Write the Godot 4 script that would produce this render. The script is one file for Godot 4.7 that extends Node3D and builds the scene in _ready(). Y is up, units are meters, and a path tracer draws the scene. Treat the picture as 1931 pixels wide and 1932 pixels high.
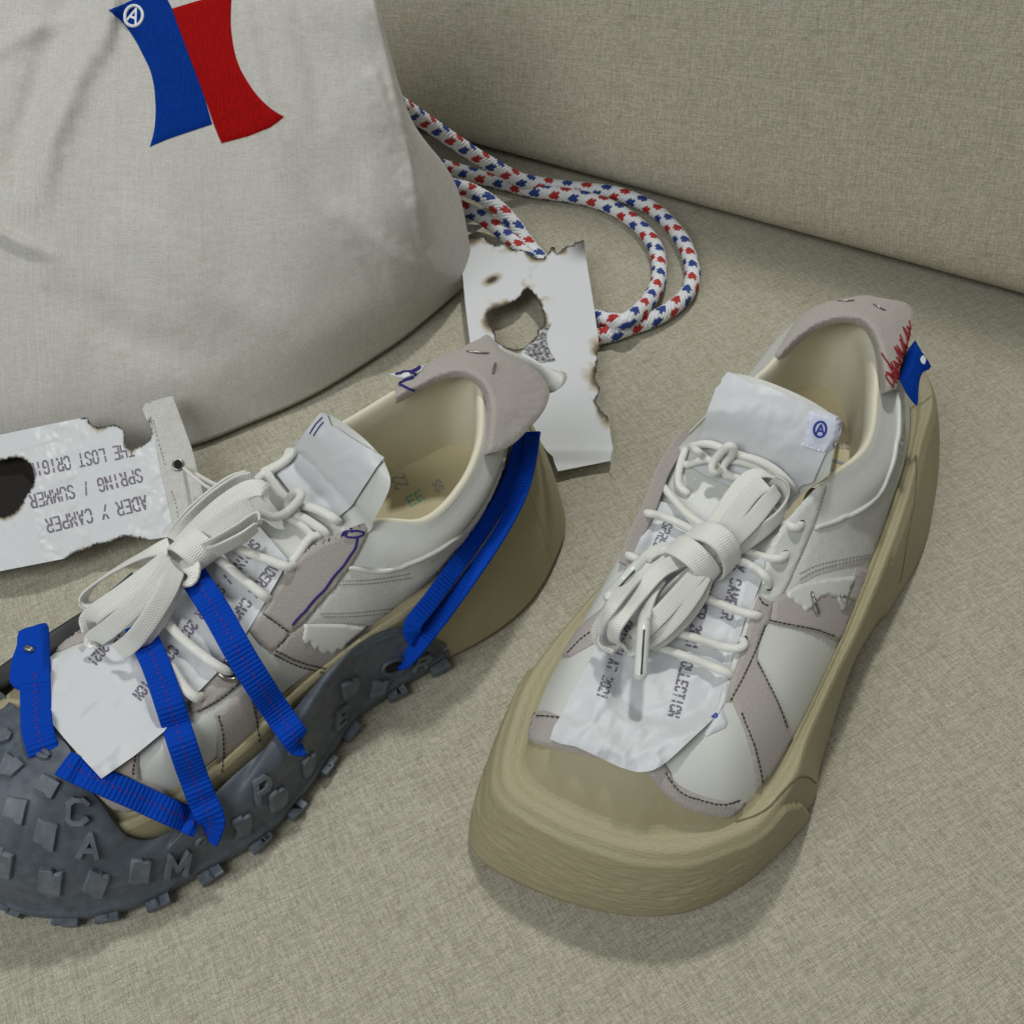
extends Node3D
# A pair of sneakers, one strapped into a rubber outsole, with a drawstring bag and singed hang tags on a linen sofa.
# Lengths are metres, heights in the tables are millimetres above the seat. Outlines were measured on the photograph
# (1931 px wide) and put at the height they have in the place: at(x, y, height) gives the point in the room.

const PITCH := 47.0
const FOV := 50.0
const EYE := Vector3(0, 0.40, 0)
var fwd: Vector3
var rgt := Vector3.RIGHT
var upv: Vector3
var kk: float
var M := {}
var casts: Array = []            # surfaces that later pieces are laid on
var only := -1                   # the one of them that counts, or all

# where the enlarged looks at the photograph begin, and their scale
const LOOK := {
	"F": [0, 0, 1.566], "P": [0, 0, 1.566],
	"RA": [1800, 850, 0.5179], "RB": [1700, 1350, 0.5175], "RC": [1300, 1900, 0.6215], "RD": [2200, 1500, 0.4658],
	"LA": [600, 1150, 0.3625], "LB": [0, 1600, 0.3625], "LC": [0, 2100, 0.4143], "LD": [500, 1700, 0.4661],
	"LE": [1000, 1250, 0.3882], "LF": [1150, 950, 0.3365], "TA": [1200, 650, 0.4142], "TB": [0, 1150, 0.3625],
	"LG": [177, 1330, 0.8123], "BA": [0, 0, 0.5697], "RO": [1000, 150, 0.5955],
}


func look(frame: String, a: Array) -> PackedVector2Array:
	var f: Array = LOOK[frame]
	var r := PackedVector2Array()
	for i in a.size() / 2:
		r.append(Vector2(f[0] + a[2 * i] * f[2], f[1] + a[2 * i + 1] * f[2]) * 0.63856)
	return r


func lookh(frame: String, a: Array) -> PackedVector3Array:       # x, y, height triples to points in the room
	var f: Array = LOOK[frame]
	var r := PackedVector3Array()
	for i in a.size() / 3:
		r.append(at((f[0] + a[3 * i] * f[2]) * 0.63856, (f[1] + a[3 * i + 1] * f[2]) * 0.63856, a[3 * i + 2]))
	return r


func ray(x: float, y: float) -> Vector3:
	return fwd + rgt * ((x - 965.5) / 966.0 * kk) + upv * ((966.0 - y) / 966.0 * kk)


func at(x: float, y: float, h: float) -> Vector3:
	var d := ray(x, y)
	return EYE + d * ((h * 0.001 - EYE.y) / d.y)


func hit(x: float, y: float) -> Dictionary:
	var d := ray(x, y)
	var best := {}
	var bd := 1e9
	for t in ([casts[only]] if only >= 0 else casts):
		var h: Dictionary = t.intersect_ray(EYE * 100.0, d.normalized())
		if h:
			h.position *= 0.01
			var l: float = (h.position - EYE).length_squared()
			if only >= 0 and h.normal.dot(d) > 0.0:
				continue
			if l < bd:
				bd = l
				best = h
	if best:
		var n: Vector3 = best.normal
		if n.dot(d) > 0.0:
			n = -n
		return {"p": best.position, "n": n}
	return {}


func on(x: float, y: float, cx := 0.0, cy := 0.0) -> Dictionary:      # the surface met there; past an edge, the nearest met towards cx, cy
	var h := hit(x, y)
	if h or (cx == 0.0 and cy == 0.0):
		return h if h else {"p": at(x, y, 0.0), "n": Vector3.UP}
	for i in 40:
		var k := (i + 1) / 40.0
		h = hit(lerpf(x, cx, k), lerpf(y, cy, k))
		if h:
			return h
	return {"p": at(x, y, 0.0), "n": Vector3.UP}


func add_cast(faces: PackedVector3Array) -> void:
	var t := TriangleMesh.new()
	var big := faces.duplicate()
	for i in big.size():
		big[i] *= 100.0                       # the search tree rounds to a tenth of a unit's thousandth
	t.create_from_faces(big)
	casts.append(t)


# ---- meshes -------------------------------------------------------------------------------------------------------

class Geo:
	var v := PackedVector3Array()
	var uv := PackedVector2Array()
	var c := PackedColorArray()
	var idx := PackedInt32Array()

	func put(p: Vector3, t := Vector2.ZERO, col := Color.WHITE) -> int:
		v.append(p)
		uv.append(t)
		c.append(col)
		return v.size() - 1

	func tri(a: int, b: int, d: int) -> void:
		idx.append(a)
		idx.append(b)
		idx.append(d)

	func rows(rs: Array, closed := false, flip := false, col := Color.WHITE, us := 1.0, vs := 1.0) -> void:
		var first := v.size()
		var n: int = rs[0].size()
		for j in rs.size():
			var r: PackedVector3Array = rs[j]
			for i in n:
				put(r[i], Vector2(i * us / maxf(1.0, n - 1.0), j * vs / maxf(1.0, rs.size() - 1.0)), col)
		var m := n if closed else n - 1
		for j in rs.size() - 1:
			for i in m:
				var a := first + j * n + i
				var b := first + j * n + (i + 1) % n
				if flip:
					tri(a, b, a + n)
					tri(b, b + n, a + n)
				else:
					tri(a, a + n, b)
					tri(b, a + n, b + n)

	func fan(ring: PackedVector3Array, flip := false, col := Color.WHITE) -> void:
		var mid := Vector3.ZERO
		for p in ring:
			mid += p
		var o := put(mid / ring.size(), Vector2.ZERO, col)
		var f := v.size()
		for p in ring:
			put(p, Vector2.ZERO, col)
		for i in ring.size():
			if flip:
				tri(o, f + i, f + (i + 1) % ring.size())
			else:
				tri(o, f + (i + 1) % ring.size(), f + i)

	func box(p: Vector3, x: Vector3, y: Vector3, z: Vector3, col := Color.WHITE) -> void:    # half axes
		var s := [[x, y, z], [y, z, x], [z, x, y]]
		for k in s:
			for g in [-1.0, 1.0]:
				var q: Vector3 = p + k[0] * g
				var e: Vector3 = k[1] * g
				var a := put(q - e - k[2], Vector2.ZERO, col)
				put(q + e - k[2], Vector2.ZERO, col)
				put(q + e + k[2], Vector2.ZERO, col)
				put(q - e + k[2], Vector2.ZERO, col)
				tri(a, a + 2, a + 1)
				tri(a, a + 3, a + 2)

	func normals() -> PackedVector3Array:
		var n := PackedVector3Array()
		n.resize(v.size())
		for k in range(0, idx.size(), 3):
			var a := idx[k]
			var b := idx[k + 1]
			var d := idx[k + 2]
			var f := (v[d] - v[a]).cross(v[b] - v[a])
			n[a] += f
			n[b] += f
			n[d] += f
		for i in n.size():
			n[i] = n[i].normalized() if n[i].length_squared() > 0.0 else Vector3.UP
		return n

	func faces() -> PackedVector3Array:
		var r := PackedVector3Array()
		r.resize(idx.size())
		for i in idx.size():
			r[i] = v[idx[i]]
		return r


func numbered(parent: Node, called: String) -> String:
	if not parent.has_node(called):
		return called
	var k := 1
	while parent.has_node("%s_%03d" % [called, k]):
		k += 1
	return "%s_%03d" % [called, k]


func base_of(n: Node) -> Vector3:
	var o := Vector3.ZERO
	while n != self and n is Node3D:
		o += n.position
		n = n.get_parent()
	return o


func obj(called: String, g: Geo, m: Material, parent: Node, cast := false) -> MeshInstance3D:
	if cast:
		add_cast(g.faces())
	var o := base_of(parent)
	var arr := []
	arr.resize(Mesh.ARRAY_MAX)
	arr[Mesh.ARRAY_NORMAL] = g.normals()
	var vv := g.v.duplicate()
	for i in vv.size():
		vv[i] -= o
	arr[Mesh.ARRAY_VERTEX] = vv
	arr[Mesh.ARRAY_TEX_UV] = g.uv
	arr[Mesh.ARRAY_COLOR] = g.c
	arr[Mesh.ARRAY_INDEX] = g.idx
	var am := ArrayMesh.new()
	am.add_surface_from_arrays(Mesh.PRIMITIVE_TRIANGLES, arr)
	am.surface_set_material(0, m)
	var mi := MeshInstance3D.new()
	mi.name = numbered(parent, called)
	mi.mesh = am
	parent.add_child(mi, true)
	if called.ends_with("stitching") or called.ends_with("print"):
		mi.set_meta("kind", "stuff")
	return mi


func part(o: Node3D, called: String) -> Node3D:
	var n := Node3D.new()
	n.name = numbered(o, called)
	o.add_child(n, true)
	return n


func thing(called: String, label: String, category: String, where: Vector3, group := "") -> Node3D:
	var o := Node3D.new()
	o.name = numbered(self, called)
	o.position = where
	add_child(o, true)
	o.set_meta("label", label)
	o.set_meta("category", category)
	if group:
		o.set_meta("group", group)
	return o


# ---- curves -------------------------------------------------------------------------------------------------------

func cr3(p: PackedVector3Array, m: int, closed := false) -> PackedVector3Array:
	var r := PackedVector3Array()
	var n := p.size()
	for i in (n if closed else n - 1):
		var a := p[(i - 1 + n) % n] if closed or i > 0 else p[0] * 2.0 - p[1]
		var b := p[i]
		var c := p[(i + 1) % n]
		var d := p[(i + 2) % n] if closed or i + 2 < n else p[n - 1] * 2.0 - p[n - 2]
		for k in m:
			r.append(cub(a, b, c, d, float(k) / m))
	if not closed:
		r.append(p[n - 1])
	return r


func cub(a: Vector3, b: Vector3, c: Vector3, d: Vector3, t: float) -> Vector3:
	return 0.5 * (2.0 * b + (c - a) * t + (2.0 * a - 5.0 * b + 4.0 * c - d) * t * t + (3.0 * b - a - 3.0 * c + d) * t * t * t)


func cr2(p: PackedVector2Array, m: int, closed := false) -> PackedVector2Array:
	var q := PackedVector3Array()
	for a in p:
		q.append(Vector3(a.x, a.y, 0))
	var r := PackedVector2Array()
	for a in cr3(q, m, closed):
		r.append(Vector2(a.x, a.y))
	return r


func even2(p: PackedVector2Array, step: float, closed := false) -> PackedVector2Array:
	var r := PackedVector2Array()
	var n := p.size()
	for i in (n if closed else n - 1):
		var a := p[i]
		var b := p[(i + 1) % n]
		var k := maxi(1, roundi(a.distance_to(b) / step))
		for j in k:
			r.append(a.lerp(b, float(j) / k))
	if not closed:
		r.append(p[n - 1])
	return r


func even3(p: PackedVector3Array, step: float) -> PackedVector3Array:
	var r := PackedVector3Array([p[0]])
	var left := step
	for i in p.size() - 1:
		var a := p[i]
		var l := a.distance_to(p[i + 1])
		var s := 0.0
		while l - s >= left:
			s += left
			r.append(a.lerp(p[i + 1], s / l))
			left = step
		left -= l - s
	if r[r.size() - 1].distance_to(p[p.size() - 1]) > step * 0.3:
		r.append(p[p.size() - 1])
	return r


func tube(g: Geo, path: PackedVector3Array, r: float, sides := 10, round_ends := true, col := Color.WHITE) -> void:
	var n := path.size()
	var t := (path[1] - path[0]).normalized()
	var u := t.cross(Vector3.UP if absf(t.y) < 0.9 else Vector3.RIGHT).normalized()
	var rs := []
	for i in n:
		var t2 := (path[mini(i + 1, n - 1)] - path[maxi(i - 1, 0)]).normalized()
		u = (u - t2 * u.dot(t2)).normalized()
		var w := t2.cross(u)
		var spans := [[0.0, 1.0]]
		if round_ends and i == 0:
			spans = [[-0.95, 0.05], [-0.7, 0.7], [-0.35, 0.93], [0.0, 1.0]]
		elif round_ends and i == n - 1:
			spans = [[0.0, 1.0], [0.35, 0.93], [0.7, 0.7], [0.95, 0.05]]
		for s in spans:
			var row := PackedVector3Array()
			for k in sides:
				var a := TAU * k / sides
				row.append(path[i] + t2 * (r * s[0]) + (u * cos(a) + w * sin(a)) * (r * s[1]))
			rs.append(row)
	g.rows(rs, true, false, col)


# a flat band of half width hw and half thickness ht along the path; nn: the way its face looks
func band(g: Geo, path: PackedVector3Array, nn: PackedVector3Array, hw: float, ht: float, ripple := 0.0, period := 0.002, col := Color.WHITE) -> void:
	var n := path.size()
	var rs := []
	var s := 0.0
	for i in n:
		if i > 0:
			s += path[i].distance_to(path[i - 1])
		var t := (path[mini(i + 1, n - 1)] - path[maxi(i - 1, 0)]).normalized()
		var f := (nn[i] - t * nn[i].dot(t)).normalized()
		var w := t.cross(f)
		var th := ht
		if ripple > 0.0:
			th += ripple * sin(TAU * s / period)
		var row := PackedVector3Array()
		for q in [[-1.0, -0.5], [-1.0, 0.5], [-0.9, 0.95], [-0.5, 1.0], [0.0, 1.0], [0.5, 1.0], [0.9, 0.95], [1.0, 0.5], [1.0, -0.5], [0.9, -0.95], [0.0, -1.0], [-0.9, -0.95]]:
			row.append(path[i] + w * (hw * q[0]) + f * (th * q[1]))
		rs.append(row)
	var first := g.v.size()
	g.rows(rs, true, false, col)
	s = 0.0
	for i in n:
		if i > 0:
			s += path[i].distance_to(path[i - 1])
		for k in 12:
			g.uv[first + i * 12 + k] = Vector2(k / 12.0, s * 100.0)
	g.fan(rs[0], true, col)
	g.fan(rs[n - 1], false, col)


# a sheet with the outline poly (photo px): f(x, y) -> {p, n}; thick mm; soft: px over which its rim rounds off
func sheet(g: Geo, poly: PackedVector2Array, holes: Array, step: float, f: Callable, thick: float, soft := 4.0, tint = null, wave := 0.0) -> void:
	var mid := Vector2.ZERO
	for p in poly:
		mid += p / poly.size()
	var edge := even2(poly, step, true)
	var all_edges := [edge]
	for h in holes:
		all_edges.append(even2(h, step, true))
	var pts := PackedVector2Array()
	var rim := PackedFloat32Array()
	var packed := PackedVector2Array()
	for e in all_edges:
		packed.append_array(e)
	pts.append_array(packed)
	rim.resize(pts.size())
	rim.fill(0.0)
	var lo := poly[0]
	var hi := poly[0]
	for p in poly:
		lo = lo.min(p)
		hi = hi.max(p)
	var j := 0
	var y := lo.y
	while y <= hi.y:
		var x := lo.x + (0.5 * step if j % 2 else 0.0)
		while x <= hi.x:
			var q := Vector2(x, y)
			if Geometry2D.is_point_in_polygon(q, poly):
				var d := 1e9
				for e in packed:
					d = minf(d, e.distance_squared_to(q))
				d = sqrt(d)
				var keep := d > 0.62 * step
				for h in holes:
					if keep and Geometry2D.is_point_in_polygon(q, h):
						keep = false
				if keep:
					pts.append(q)
					rim.append(d)
			x += step
		y += step * 0.87
		j += 1
	var tr := Geometry2D.triangulate_delaunay(pts)
	var first := g.v.size()
	var nn := PackedVector3Array()
	for i in pts.size():
		var h: Dictionary = f.call(pts[i].x, pts[i].y, mid.x, mid.y)
		var k := 1.0 if soft <= 0.0 else clampf(rim[i] / soft, 0.0, 1.0)
		var t := thick * 0.001 * (0.35 + 0.65 * sqrt(1.0 - (1.0 - k) * (1.0 - k)))
		if wave > 0.0:
			t += wave * 0.001 * bump.get_noise_2d(pts[i].x, pts[i].y)
		nn.append(h.n)
		g.put(h.p + h.n * t, pts[i] * 0.01, tint.call(pts[i].x, pts[i].y) if tint != null else Color.WHITE)
	for k in range(0, tr.size(), 3):
		var a := pts[tr[k]]
		var b := pts[tr[k + 1]]
		var c := pts[tr[k + 2]]
		var m := (a + b + c) / 3.0
		var ok := Geometry2D.is_point_in_polygon(m, poly)
		for h in holes:
			if ok and Geometry2D.is_point_in_polygon(m, h):
				ok = false
		if ok:
			if (b - a).cross(c - a) > 0.0:
				g.tri(first + tr[k], first + tr[k + 1], first + tr[k + 2])
			else:
				g.tri(first + tr[k], first + tr[k + 2], first + tr[k + 1])
	var at0 := 0
	for e in all_edges:                                          # the cut edge, down to just under what the sheet lies on
		var n: int = e.size()
		var f0 := g.v.size()
		for i in n:
			var k := at0 + i
			g.put(g.v[first + k], g.uv[first + k], g.c[first + k])
			g.put(g.v[first + k] - nn[k] * (thick * 0.00035 + 0.0002), g.uv[first + k], g.c[first + k])
		for i in n:
			var a := f0 + 2 * i
			var b := f0 + 2 * ((i + 1) % n)
			g.tri(a, a + 1, b)
			g.tri(b, a + 1, b + 1)
		at0 += n

var bump := FastNoiseLite.new()


func patch(called: String, parent: Node, m: Material, poly: PackedVector2Array, thick: float, step := 6.0, soft := 4.0, cast := true) -> MeshInstance3D:
	var g := Geo.new()
	sheet(g, poly, [], step, on, thick, soft)
	return obj(called, g, m, parent, cast)


func overlay(called: String, parent: Node, m: Material, poly: PackedVector2Array, thick: float, step := 5.0, soft := 1.4, base := 1, wave := 0.0) -> MeshInstance3D:
	only = base
	var g := Geo.new()
	sheet(g, poly, [], step, on, thick, soft, null, wave)
	only = -1
	return obj(called, g, m, parent, true)


# a line laid on what is there: points lifted by lift mm
func laid(p: PackedVector2Array, lift: float, step := 5.0) -> PackedVector3Array:
	var r := PackedVector3Array()
	for q in even2(p, step):
		var h := on(q.x, q.y, 0, 0)
		r.append(h.p + h.n * lift * 0.001)
	return r


func smooth3(p: PackedVector3Array, times: int) -> PackedVector3Array:
	for k in times:
		var q := p.duplicate()
		for i in range(1, p.size() - 1):
			q[i] = p[i] * 0.5 + (p[i - 1] + p[i + 1]) * 0.25
		p = q
	return p


# stitches along a line on the surface: gap and length in px
func stitch(g: Geo, p: PackedVector2Array, length := 6.0, gap := 3.5, r := 0.00022) -> void:
	var e := even2(cr2(p, 6), 1.0)
	var i := 0
	var jj := 0
	while i + int(length) < e.size():
		var a := e[i]
		var b := e[i + int(length)]
		var ha := on(a.x, a.y)
		var hb := on(b.x, b.y)
		var k: float = 0.7 + 0.6 * absf(sin(jj * 12.9))
		if ha.p.distance_to(hb.p) < 0.006:
			var up: Vector3 = ha.n
			var x: Vector3 = (hb.p - ha.p) * 0.5
			var y := up * r
			var z := x.normalized().cross(up) * r * 1.1
			g.box((ha.p + hb.p) * 0.5 + up * r * 0.8, x, y, z)
		i += int(length + gap * k)
		jj += 1


# ---- laying things on things --------------------------------------------------------------------------------------

func over(x: float, y: float, lift: float) -> Vector3:           # lift mm above the surface that is met there
	var h := on(x, y, 960, 1000)
	var d := ray(x, y).normalized()
	return h.p - d * (lift * 0.001 / maxf(0.4, -d.dot(h.n)))


func lace(o: Node3D, called: String, frame: String, a: Array, r: float, m: Material, sink := true) -> MeshInstance3D:   # x, y, lift
	var f: Array = LOOK[frame]
	var p := PackedVector3Array()
	for i in a.size() / 3:
		p.append(over((f[0] + a[3 * i] * f[2]) * 0.63856, (f[1] + a[3 * i + 1] * f[2]) * 0.63856, a[3 * i + 2]))
	p = smooth3(even3(cr3(p, 8), 0.0012), 3)
	var g := Geo.new()
	tube(g, p, r, 12)
	return obj(called, g, m, o)


# a flat band through x, y, lift, roll (degrees about its run; 0 faces the eye)
func ribbon(o: Node3D, called: String, frame: String, a: Array, hw: float, ht: float, m: Material, ripple := 0.0, period := 0.002, loose := false, cast := false) -> Dictionary:
	var f: Array = LOOK[frame]
	var p := PackedVector3Array()
	var roll := PackedVector3Array()
	var flat := PackedVector3Array()
	for i in a.size() / 4:
		flat.append(Vector3((f[0] + a[4 * i] * f[2]) * 0.63856, (f[1] + a[4 * i + 1] * f[2]) * 0.63856, a[4 * i + 2]))
	for i in a.size() / 4:
		var x: float = (f[0] + a[4 * i] * f[2]) * 0.63856
		var y: float = (f[1] + a[4 * i + 1] * f[2]) * 0.63856
		p.append(at(x, y, a[4 * i + 2]) if loose else over(x, y, a[4 * i + 2]))
		roll.append(Vector3(a[4 * i + 3], 0, 0))
	var q := smooth3(cr3(p, 14), 4)
	if ripple > 0.0 and not loose:                  # a strap drawn over the shoe follows it all along
		var hug := PackedVector3Array()
		for t in cr3(flat, 14):
			hug.append(over(t.x, t.y, t.z))
		q = smooth3(hug, 12)
	var rr := cr3(roll, 14)
	if ripple > 0.0:
		var fine := PackedVector3Array()
		var fr := PackedVector3Array()
		for i in q.size() - 1:
			var k := maxi(1, ceili(q[i].distance_to(q[i + 1]) / (period * 0.17)))
			for j in k:
				fine.append(q[i].lerp(q[i + 1], float(j) / k))
				fr.append(rr[i].lerp(rr[i + 1], float(j) / k))
		q = fine
		rr = fr
	var nn := PackedVector3Array()
	for i in q.size():
		var t := (q[mini(i + 3, q.size() - 1)] - q[maxi(i - 3, 0)]).normalized()
		var e := ((EYE - q[i]).normalized() * 0.6 + Vector3.UP * 0.4).normalized()
		e = (e - t * e.dot(t)).normalized()
		nn.append(e.rotated(t, deg_to_rad(rr[i].x)))
	var g := Geo.new()
	band(g, q, nn, hw, ht, ripple, period)
	return {"o": obj(called, g, m, o, cast), "p": q, "n": nn}


# a band drawn tight round a bundle: a and b are the ends of its width as seen, run the bundle's direction there
func wrap_round(o: Node3D, called: String, frame: String, a: Array, b: Array, run: Array, lift: float, deep: float, hw: float, m: Material) -> void:
	var pa := look(frame, a)[0]
	var pb := look(frame, b)[0]
	var pr := look(frame, run)
	var A := over(pa.x, pa.y, lift)
	var B := over(pb.x, pb.y, lift)
	var ax := (over(pr[1].x, pr[1].y, lift) - over(pr[0].x, pr[0].y, lift)).normalized()
	var C := (A + B) * 0.5
	var V := (EYE - C).normalized()
	V = (V - ax * V.dot(ax)).normalized()
	var W := ax.cross(V)
	var ra := absf((B - A).dot(W)) * 0.5
	var p := PackedVector3Array()
	var n := PackedVector3Array()
	for i in 49:
		var t := TAU * i / 48.0 - PI / 2.0
		var w := 0.0006 * sin(t * 3.0 + ra * 900.0)
		p.append(C + W * (ra + w) * cos(t) + V * (deep * 0.001 + w) * sin(t) + ax * 0.0012 * sin(t + 0.6))
		n.append((W * cos(t) / ra + V * sin(t) / (deep * 0.001)).normalized())
	var g := Geo.new()
	band(g, p, n, hw, 0.0007)
	obj(called, g, m, o)


const GLYPH := {
	"A": "00 26 40|12 32", "D": "00 06 26 45 41 20 00", "E": "46 06 00 40|03 33", "R": "00 06 36 45 44 33 03|23 40", "X": "00 46|06 40", "C": "45 36 16 05 01 10 30 41",
	"M": "00 06 22 46 40", "P": "00 06 36 45 44 33 03", "S": "45 36 16 05 04 42 41 30 10 01", "I": "20 26", "N": "00 06 40 46", "G": "45 36 16 05 01 10 30 41 43 23",
	"U": "06 01 10 30 41 46", "/": "10 36", "O": "10 01 05 16 36 45 41 30 10", "L": "06 00 40", "T": "20 26|06 46", "H": "00 06|40 46|03 43", "2": "05 16 36 45 44 00 40",
	"0": "10 01 05 16 36 45 41 30 10", "1": "15 26 20",
}


# lettering printed on a surface; from: px, dir: reading direction, cap: letter height, adv: step, all px
func lettering(g: Geo, text: String, from: Vector2, dir: Vector2, cap: float, adv: float, stroke: float, lift := 0.1, gaps := true) -> void:
	dir = dir.normalized()
	var up := Vector2(dir.y, -dir.x)
	var rng := RandomNumberGenerator.new()
	rng.seed = text.length() * 7 + int(from.x)
	var pen := from
	for ch in text:
		if GLYPH.has(ch):
			for chain in GLYPH[ch].split("|"):
				var pts := PackedVector2Array()
				for t in chain.split(" "):
					pts.append(pen + dir * (int(t[0]) / 4.0 * adv * 0.66) + up * (int(t[1]) / 6.0 * cap))
				for i in pts.size() - 1:
					var a := pts[i]
					var b := pts[i + 1]
					var l := a.distance_to(b)
					var d := (b - a) / maxf(l, 0.01)
					a -= d * stroke * 0.35
					b += d * stroke * 0.35
					var cuts := [[0.0, 1.0]]
					if gaps and l > cap * 0.45:
						var c := rng.randf_range(0.3, 0.6)
						var w := rng.randf_range(0.05, 0.2)
						cuts = [[0.0, c], [c + w, 1.0]]
						if rng.randf() < 0.14:
							cuts = [[0.0, c]]
					for k in cuts:
						flat_bar(g, a.lerp(b, k[0]), a.lerp(b, k[1]), stroke * rng.randf_range(0.85, 1.1), lift)
		pen += dir * adv


func flat_bar(g: Geo, a: Vector2, b: Vector2, width: float, lift: float) -> void:
	var n := maxi(1, int(a.distance_to(b) / 5.0))
	var s := (b - a).orthogonal().normalized() * width * 0.5
	var prev := -1
	for i in n + 1:
		var c := a.lerp(b, float(i) / n)
		var h0 := on(c.x + s.x, c.y + s.y, c.x, c.y)
		var h1 := on(c.x - s.x, c.y - s.y, c.x, c.y)
		var k := g.put(h0.p + h0.n * lift * 0.001)
		g.put(h1.p + h1.n * lift * 0.001)
		if prev >= 0:
			g.tri(prev, k, prev + 1)
			g.tri(prev + 1, k, k + 1)
		prev = k


# a block with the outline poly, standing high mm above the surface, its top flat and its foot a little wider
func block(g: Geo, poly: PackedVector2Array, high: float) -> void:
	var mid := Vector2.ZERO
	for q in poly:
		mid += q / poly.size()
	var n := Vector3.ZERO
	for q in poly:
		n += on(q.x, q.y, mid.x, mid.y).n
	n = (n + on(mid.x, mid.y).n * 2.0).normalized()
	var c: Vector3 = on(mid.x, mid.y).p
	var e := even2(poly, 9.0, true)
	var low := PackedVector3Array()
	var up := PackedVector3Array()
	var top := PackedVector3Array()
	for q in e:
		var h := on(q.x, q.y, mid.x, mid.y)
		low.append(h.p - n * 0.0006)
		var t: Vector3 = h.p + (c - h.p) * 0.05
		up.append(t + n * (high * 0.00085))
		top.append(t + (c - h.p) * 0.06 + n * (high * 0.001))
	g.rows([low, up], true, true)
	g.rows([up, top], true, true)
	var f := g.v.size()
	for t in top:
		g.put(t)
	var tr := Geometry2D.triangulate_polygon(e)
	for k in range(0, tr.size(), 3):
		if (e[tr[k + 1]] - e[tr[k]]).cross(e[tr[k + 2]] - e[tr[k]]) > 0.0:
			g.tri(f + tr[k], f + tr[k + 1], f + tr[k + 2])
		else:
			g.tri(f + tr[k], f + tr[k + 2], f + tr[k + 1])


# raised bars standing on a surface (moulded letters)
func raised(o: Node3D, called: String, text: String, from: Vector2, dir: Vector2, up: Vector2, stroke: float, high: float, m: Material) -> void:
	var g := Geo.new()
	var j := 0
	for chain in GLYPH[text].split("|"):
		var pts := PackedVector2Array()
		for t in chain.split(" "):
			pts.append(from + dir * (int(t[0]) / 4.0) + up * (int(t[1]) / 6.0))
		for i in pts.size() - 1:
			var d := (pts[i + 1] - pts[i]).normalized() * stroke * 0.45
			var s := d.orthogonal().normalized() * stroke * 0.5
			var a := pts[i] - d
			var b := pts[i + 1] + d
			block(g, PackedVector2Array([a - s, b - s, b + s, a + s]), high + 0.04 * j)
			j += 1
	obj(called, g, m, o)


# like over, but as a stiff sheet lies: on the mean of what is under it within rad px
func bridged(x: float, y: float, lift: float, rad: float) -> Vector3:
	var d := ray(x, y).normalized()
	var l := []
	for i in 9:
		var q := Vector2(x, y) + (Vector2.from_angle(TAU * i / 8.0) * rad if i < 8 else Vector2.ZERO)
		var h := hit(q.x, q.y)
		if h:
			l.append((h.p - EYE).dot(fwd))
	if l.is_empty():
		return over(x, y, lift)
	l.sort()
	var near: float = l[0]
	var s := 0.0
	var n := 0
	for z in l:
		if z < near + 0.022:
			s += z
			n += 1
	return EYE + d * ((s / n) / d.dot(fwd) - lift * 0.001)


func ring_on(o: Node3D, called: String, c: Vector2, rx: float, ry: float, turn: float, r: float, lift: float, m: Material) -> void:
	var p := PackedVector3Array()
	for i in 33:
		var q := c + Vector2(cos(TAU * i / 32.0) * rx, sin(TAU * i / 32.0) * ry).rotated(turn)
		var h := on(q.x, q.y, c.x, c.y)
		p.append(h.p + h.n * lift * 0.001)
	var g := Geo.new()
	tube(g, p, r, 8, false)
	obj(called, g, m, o)


func staple(o: Node3D, a: Vector2, b: Vector2, lift := 0.5, r := 0.0006) -> void:
	var g := Geo.new()
	var m := a.lerp(b, 0.5)
	var pa := over(a.x, a.y, -0.3)
	var pb := over(b.x, b.y, -0.3)
	var d := (pb - pa).normalized()
	tube(g, cr3(PackedVector3Array([pa, over(a.lerp(b, 0.12).x, a.lerp(b, 0.12).y, lift), over(m.x, m.y, lift + 0.2), over(a.lerp(b, 0.88).x, a.lerp(b, 0.88).y, lift), pb]), 4), r, 8)
	obj("staple", g, M.steel, o)


func poly_h(poly: PackedVector2Array, hs: Callable, thick: float, holes := [], step := 6.0, soft := 0.0, tint = null, wave := 0.0) -> Geo:
	var g := Geo.new()
	sheet(g, poly, holes, step, hs, thick, soft, tint, wave)
	return g


func dist_to(line: PackedVector2Array, q: Vector2) -> float:
	var d := 1e9
	for i in line.size() - 1:
		d = minf(d, Geometry2D.get_closest_point_to_segment(q, line[i], line[i + 1]).distance_squared_to(q))
	return sqrt(d)


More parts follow.
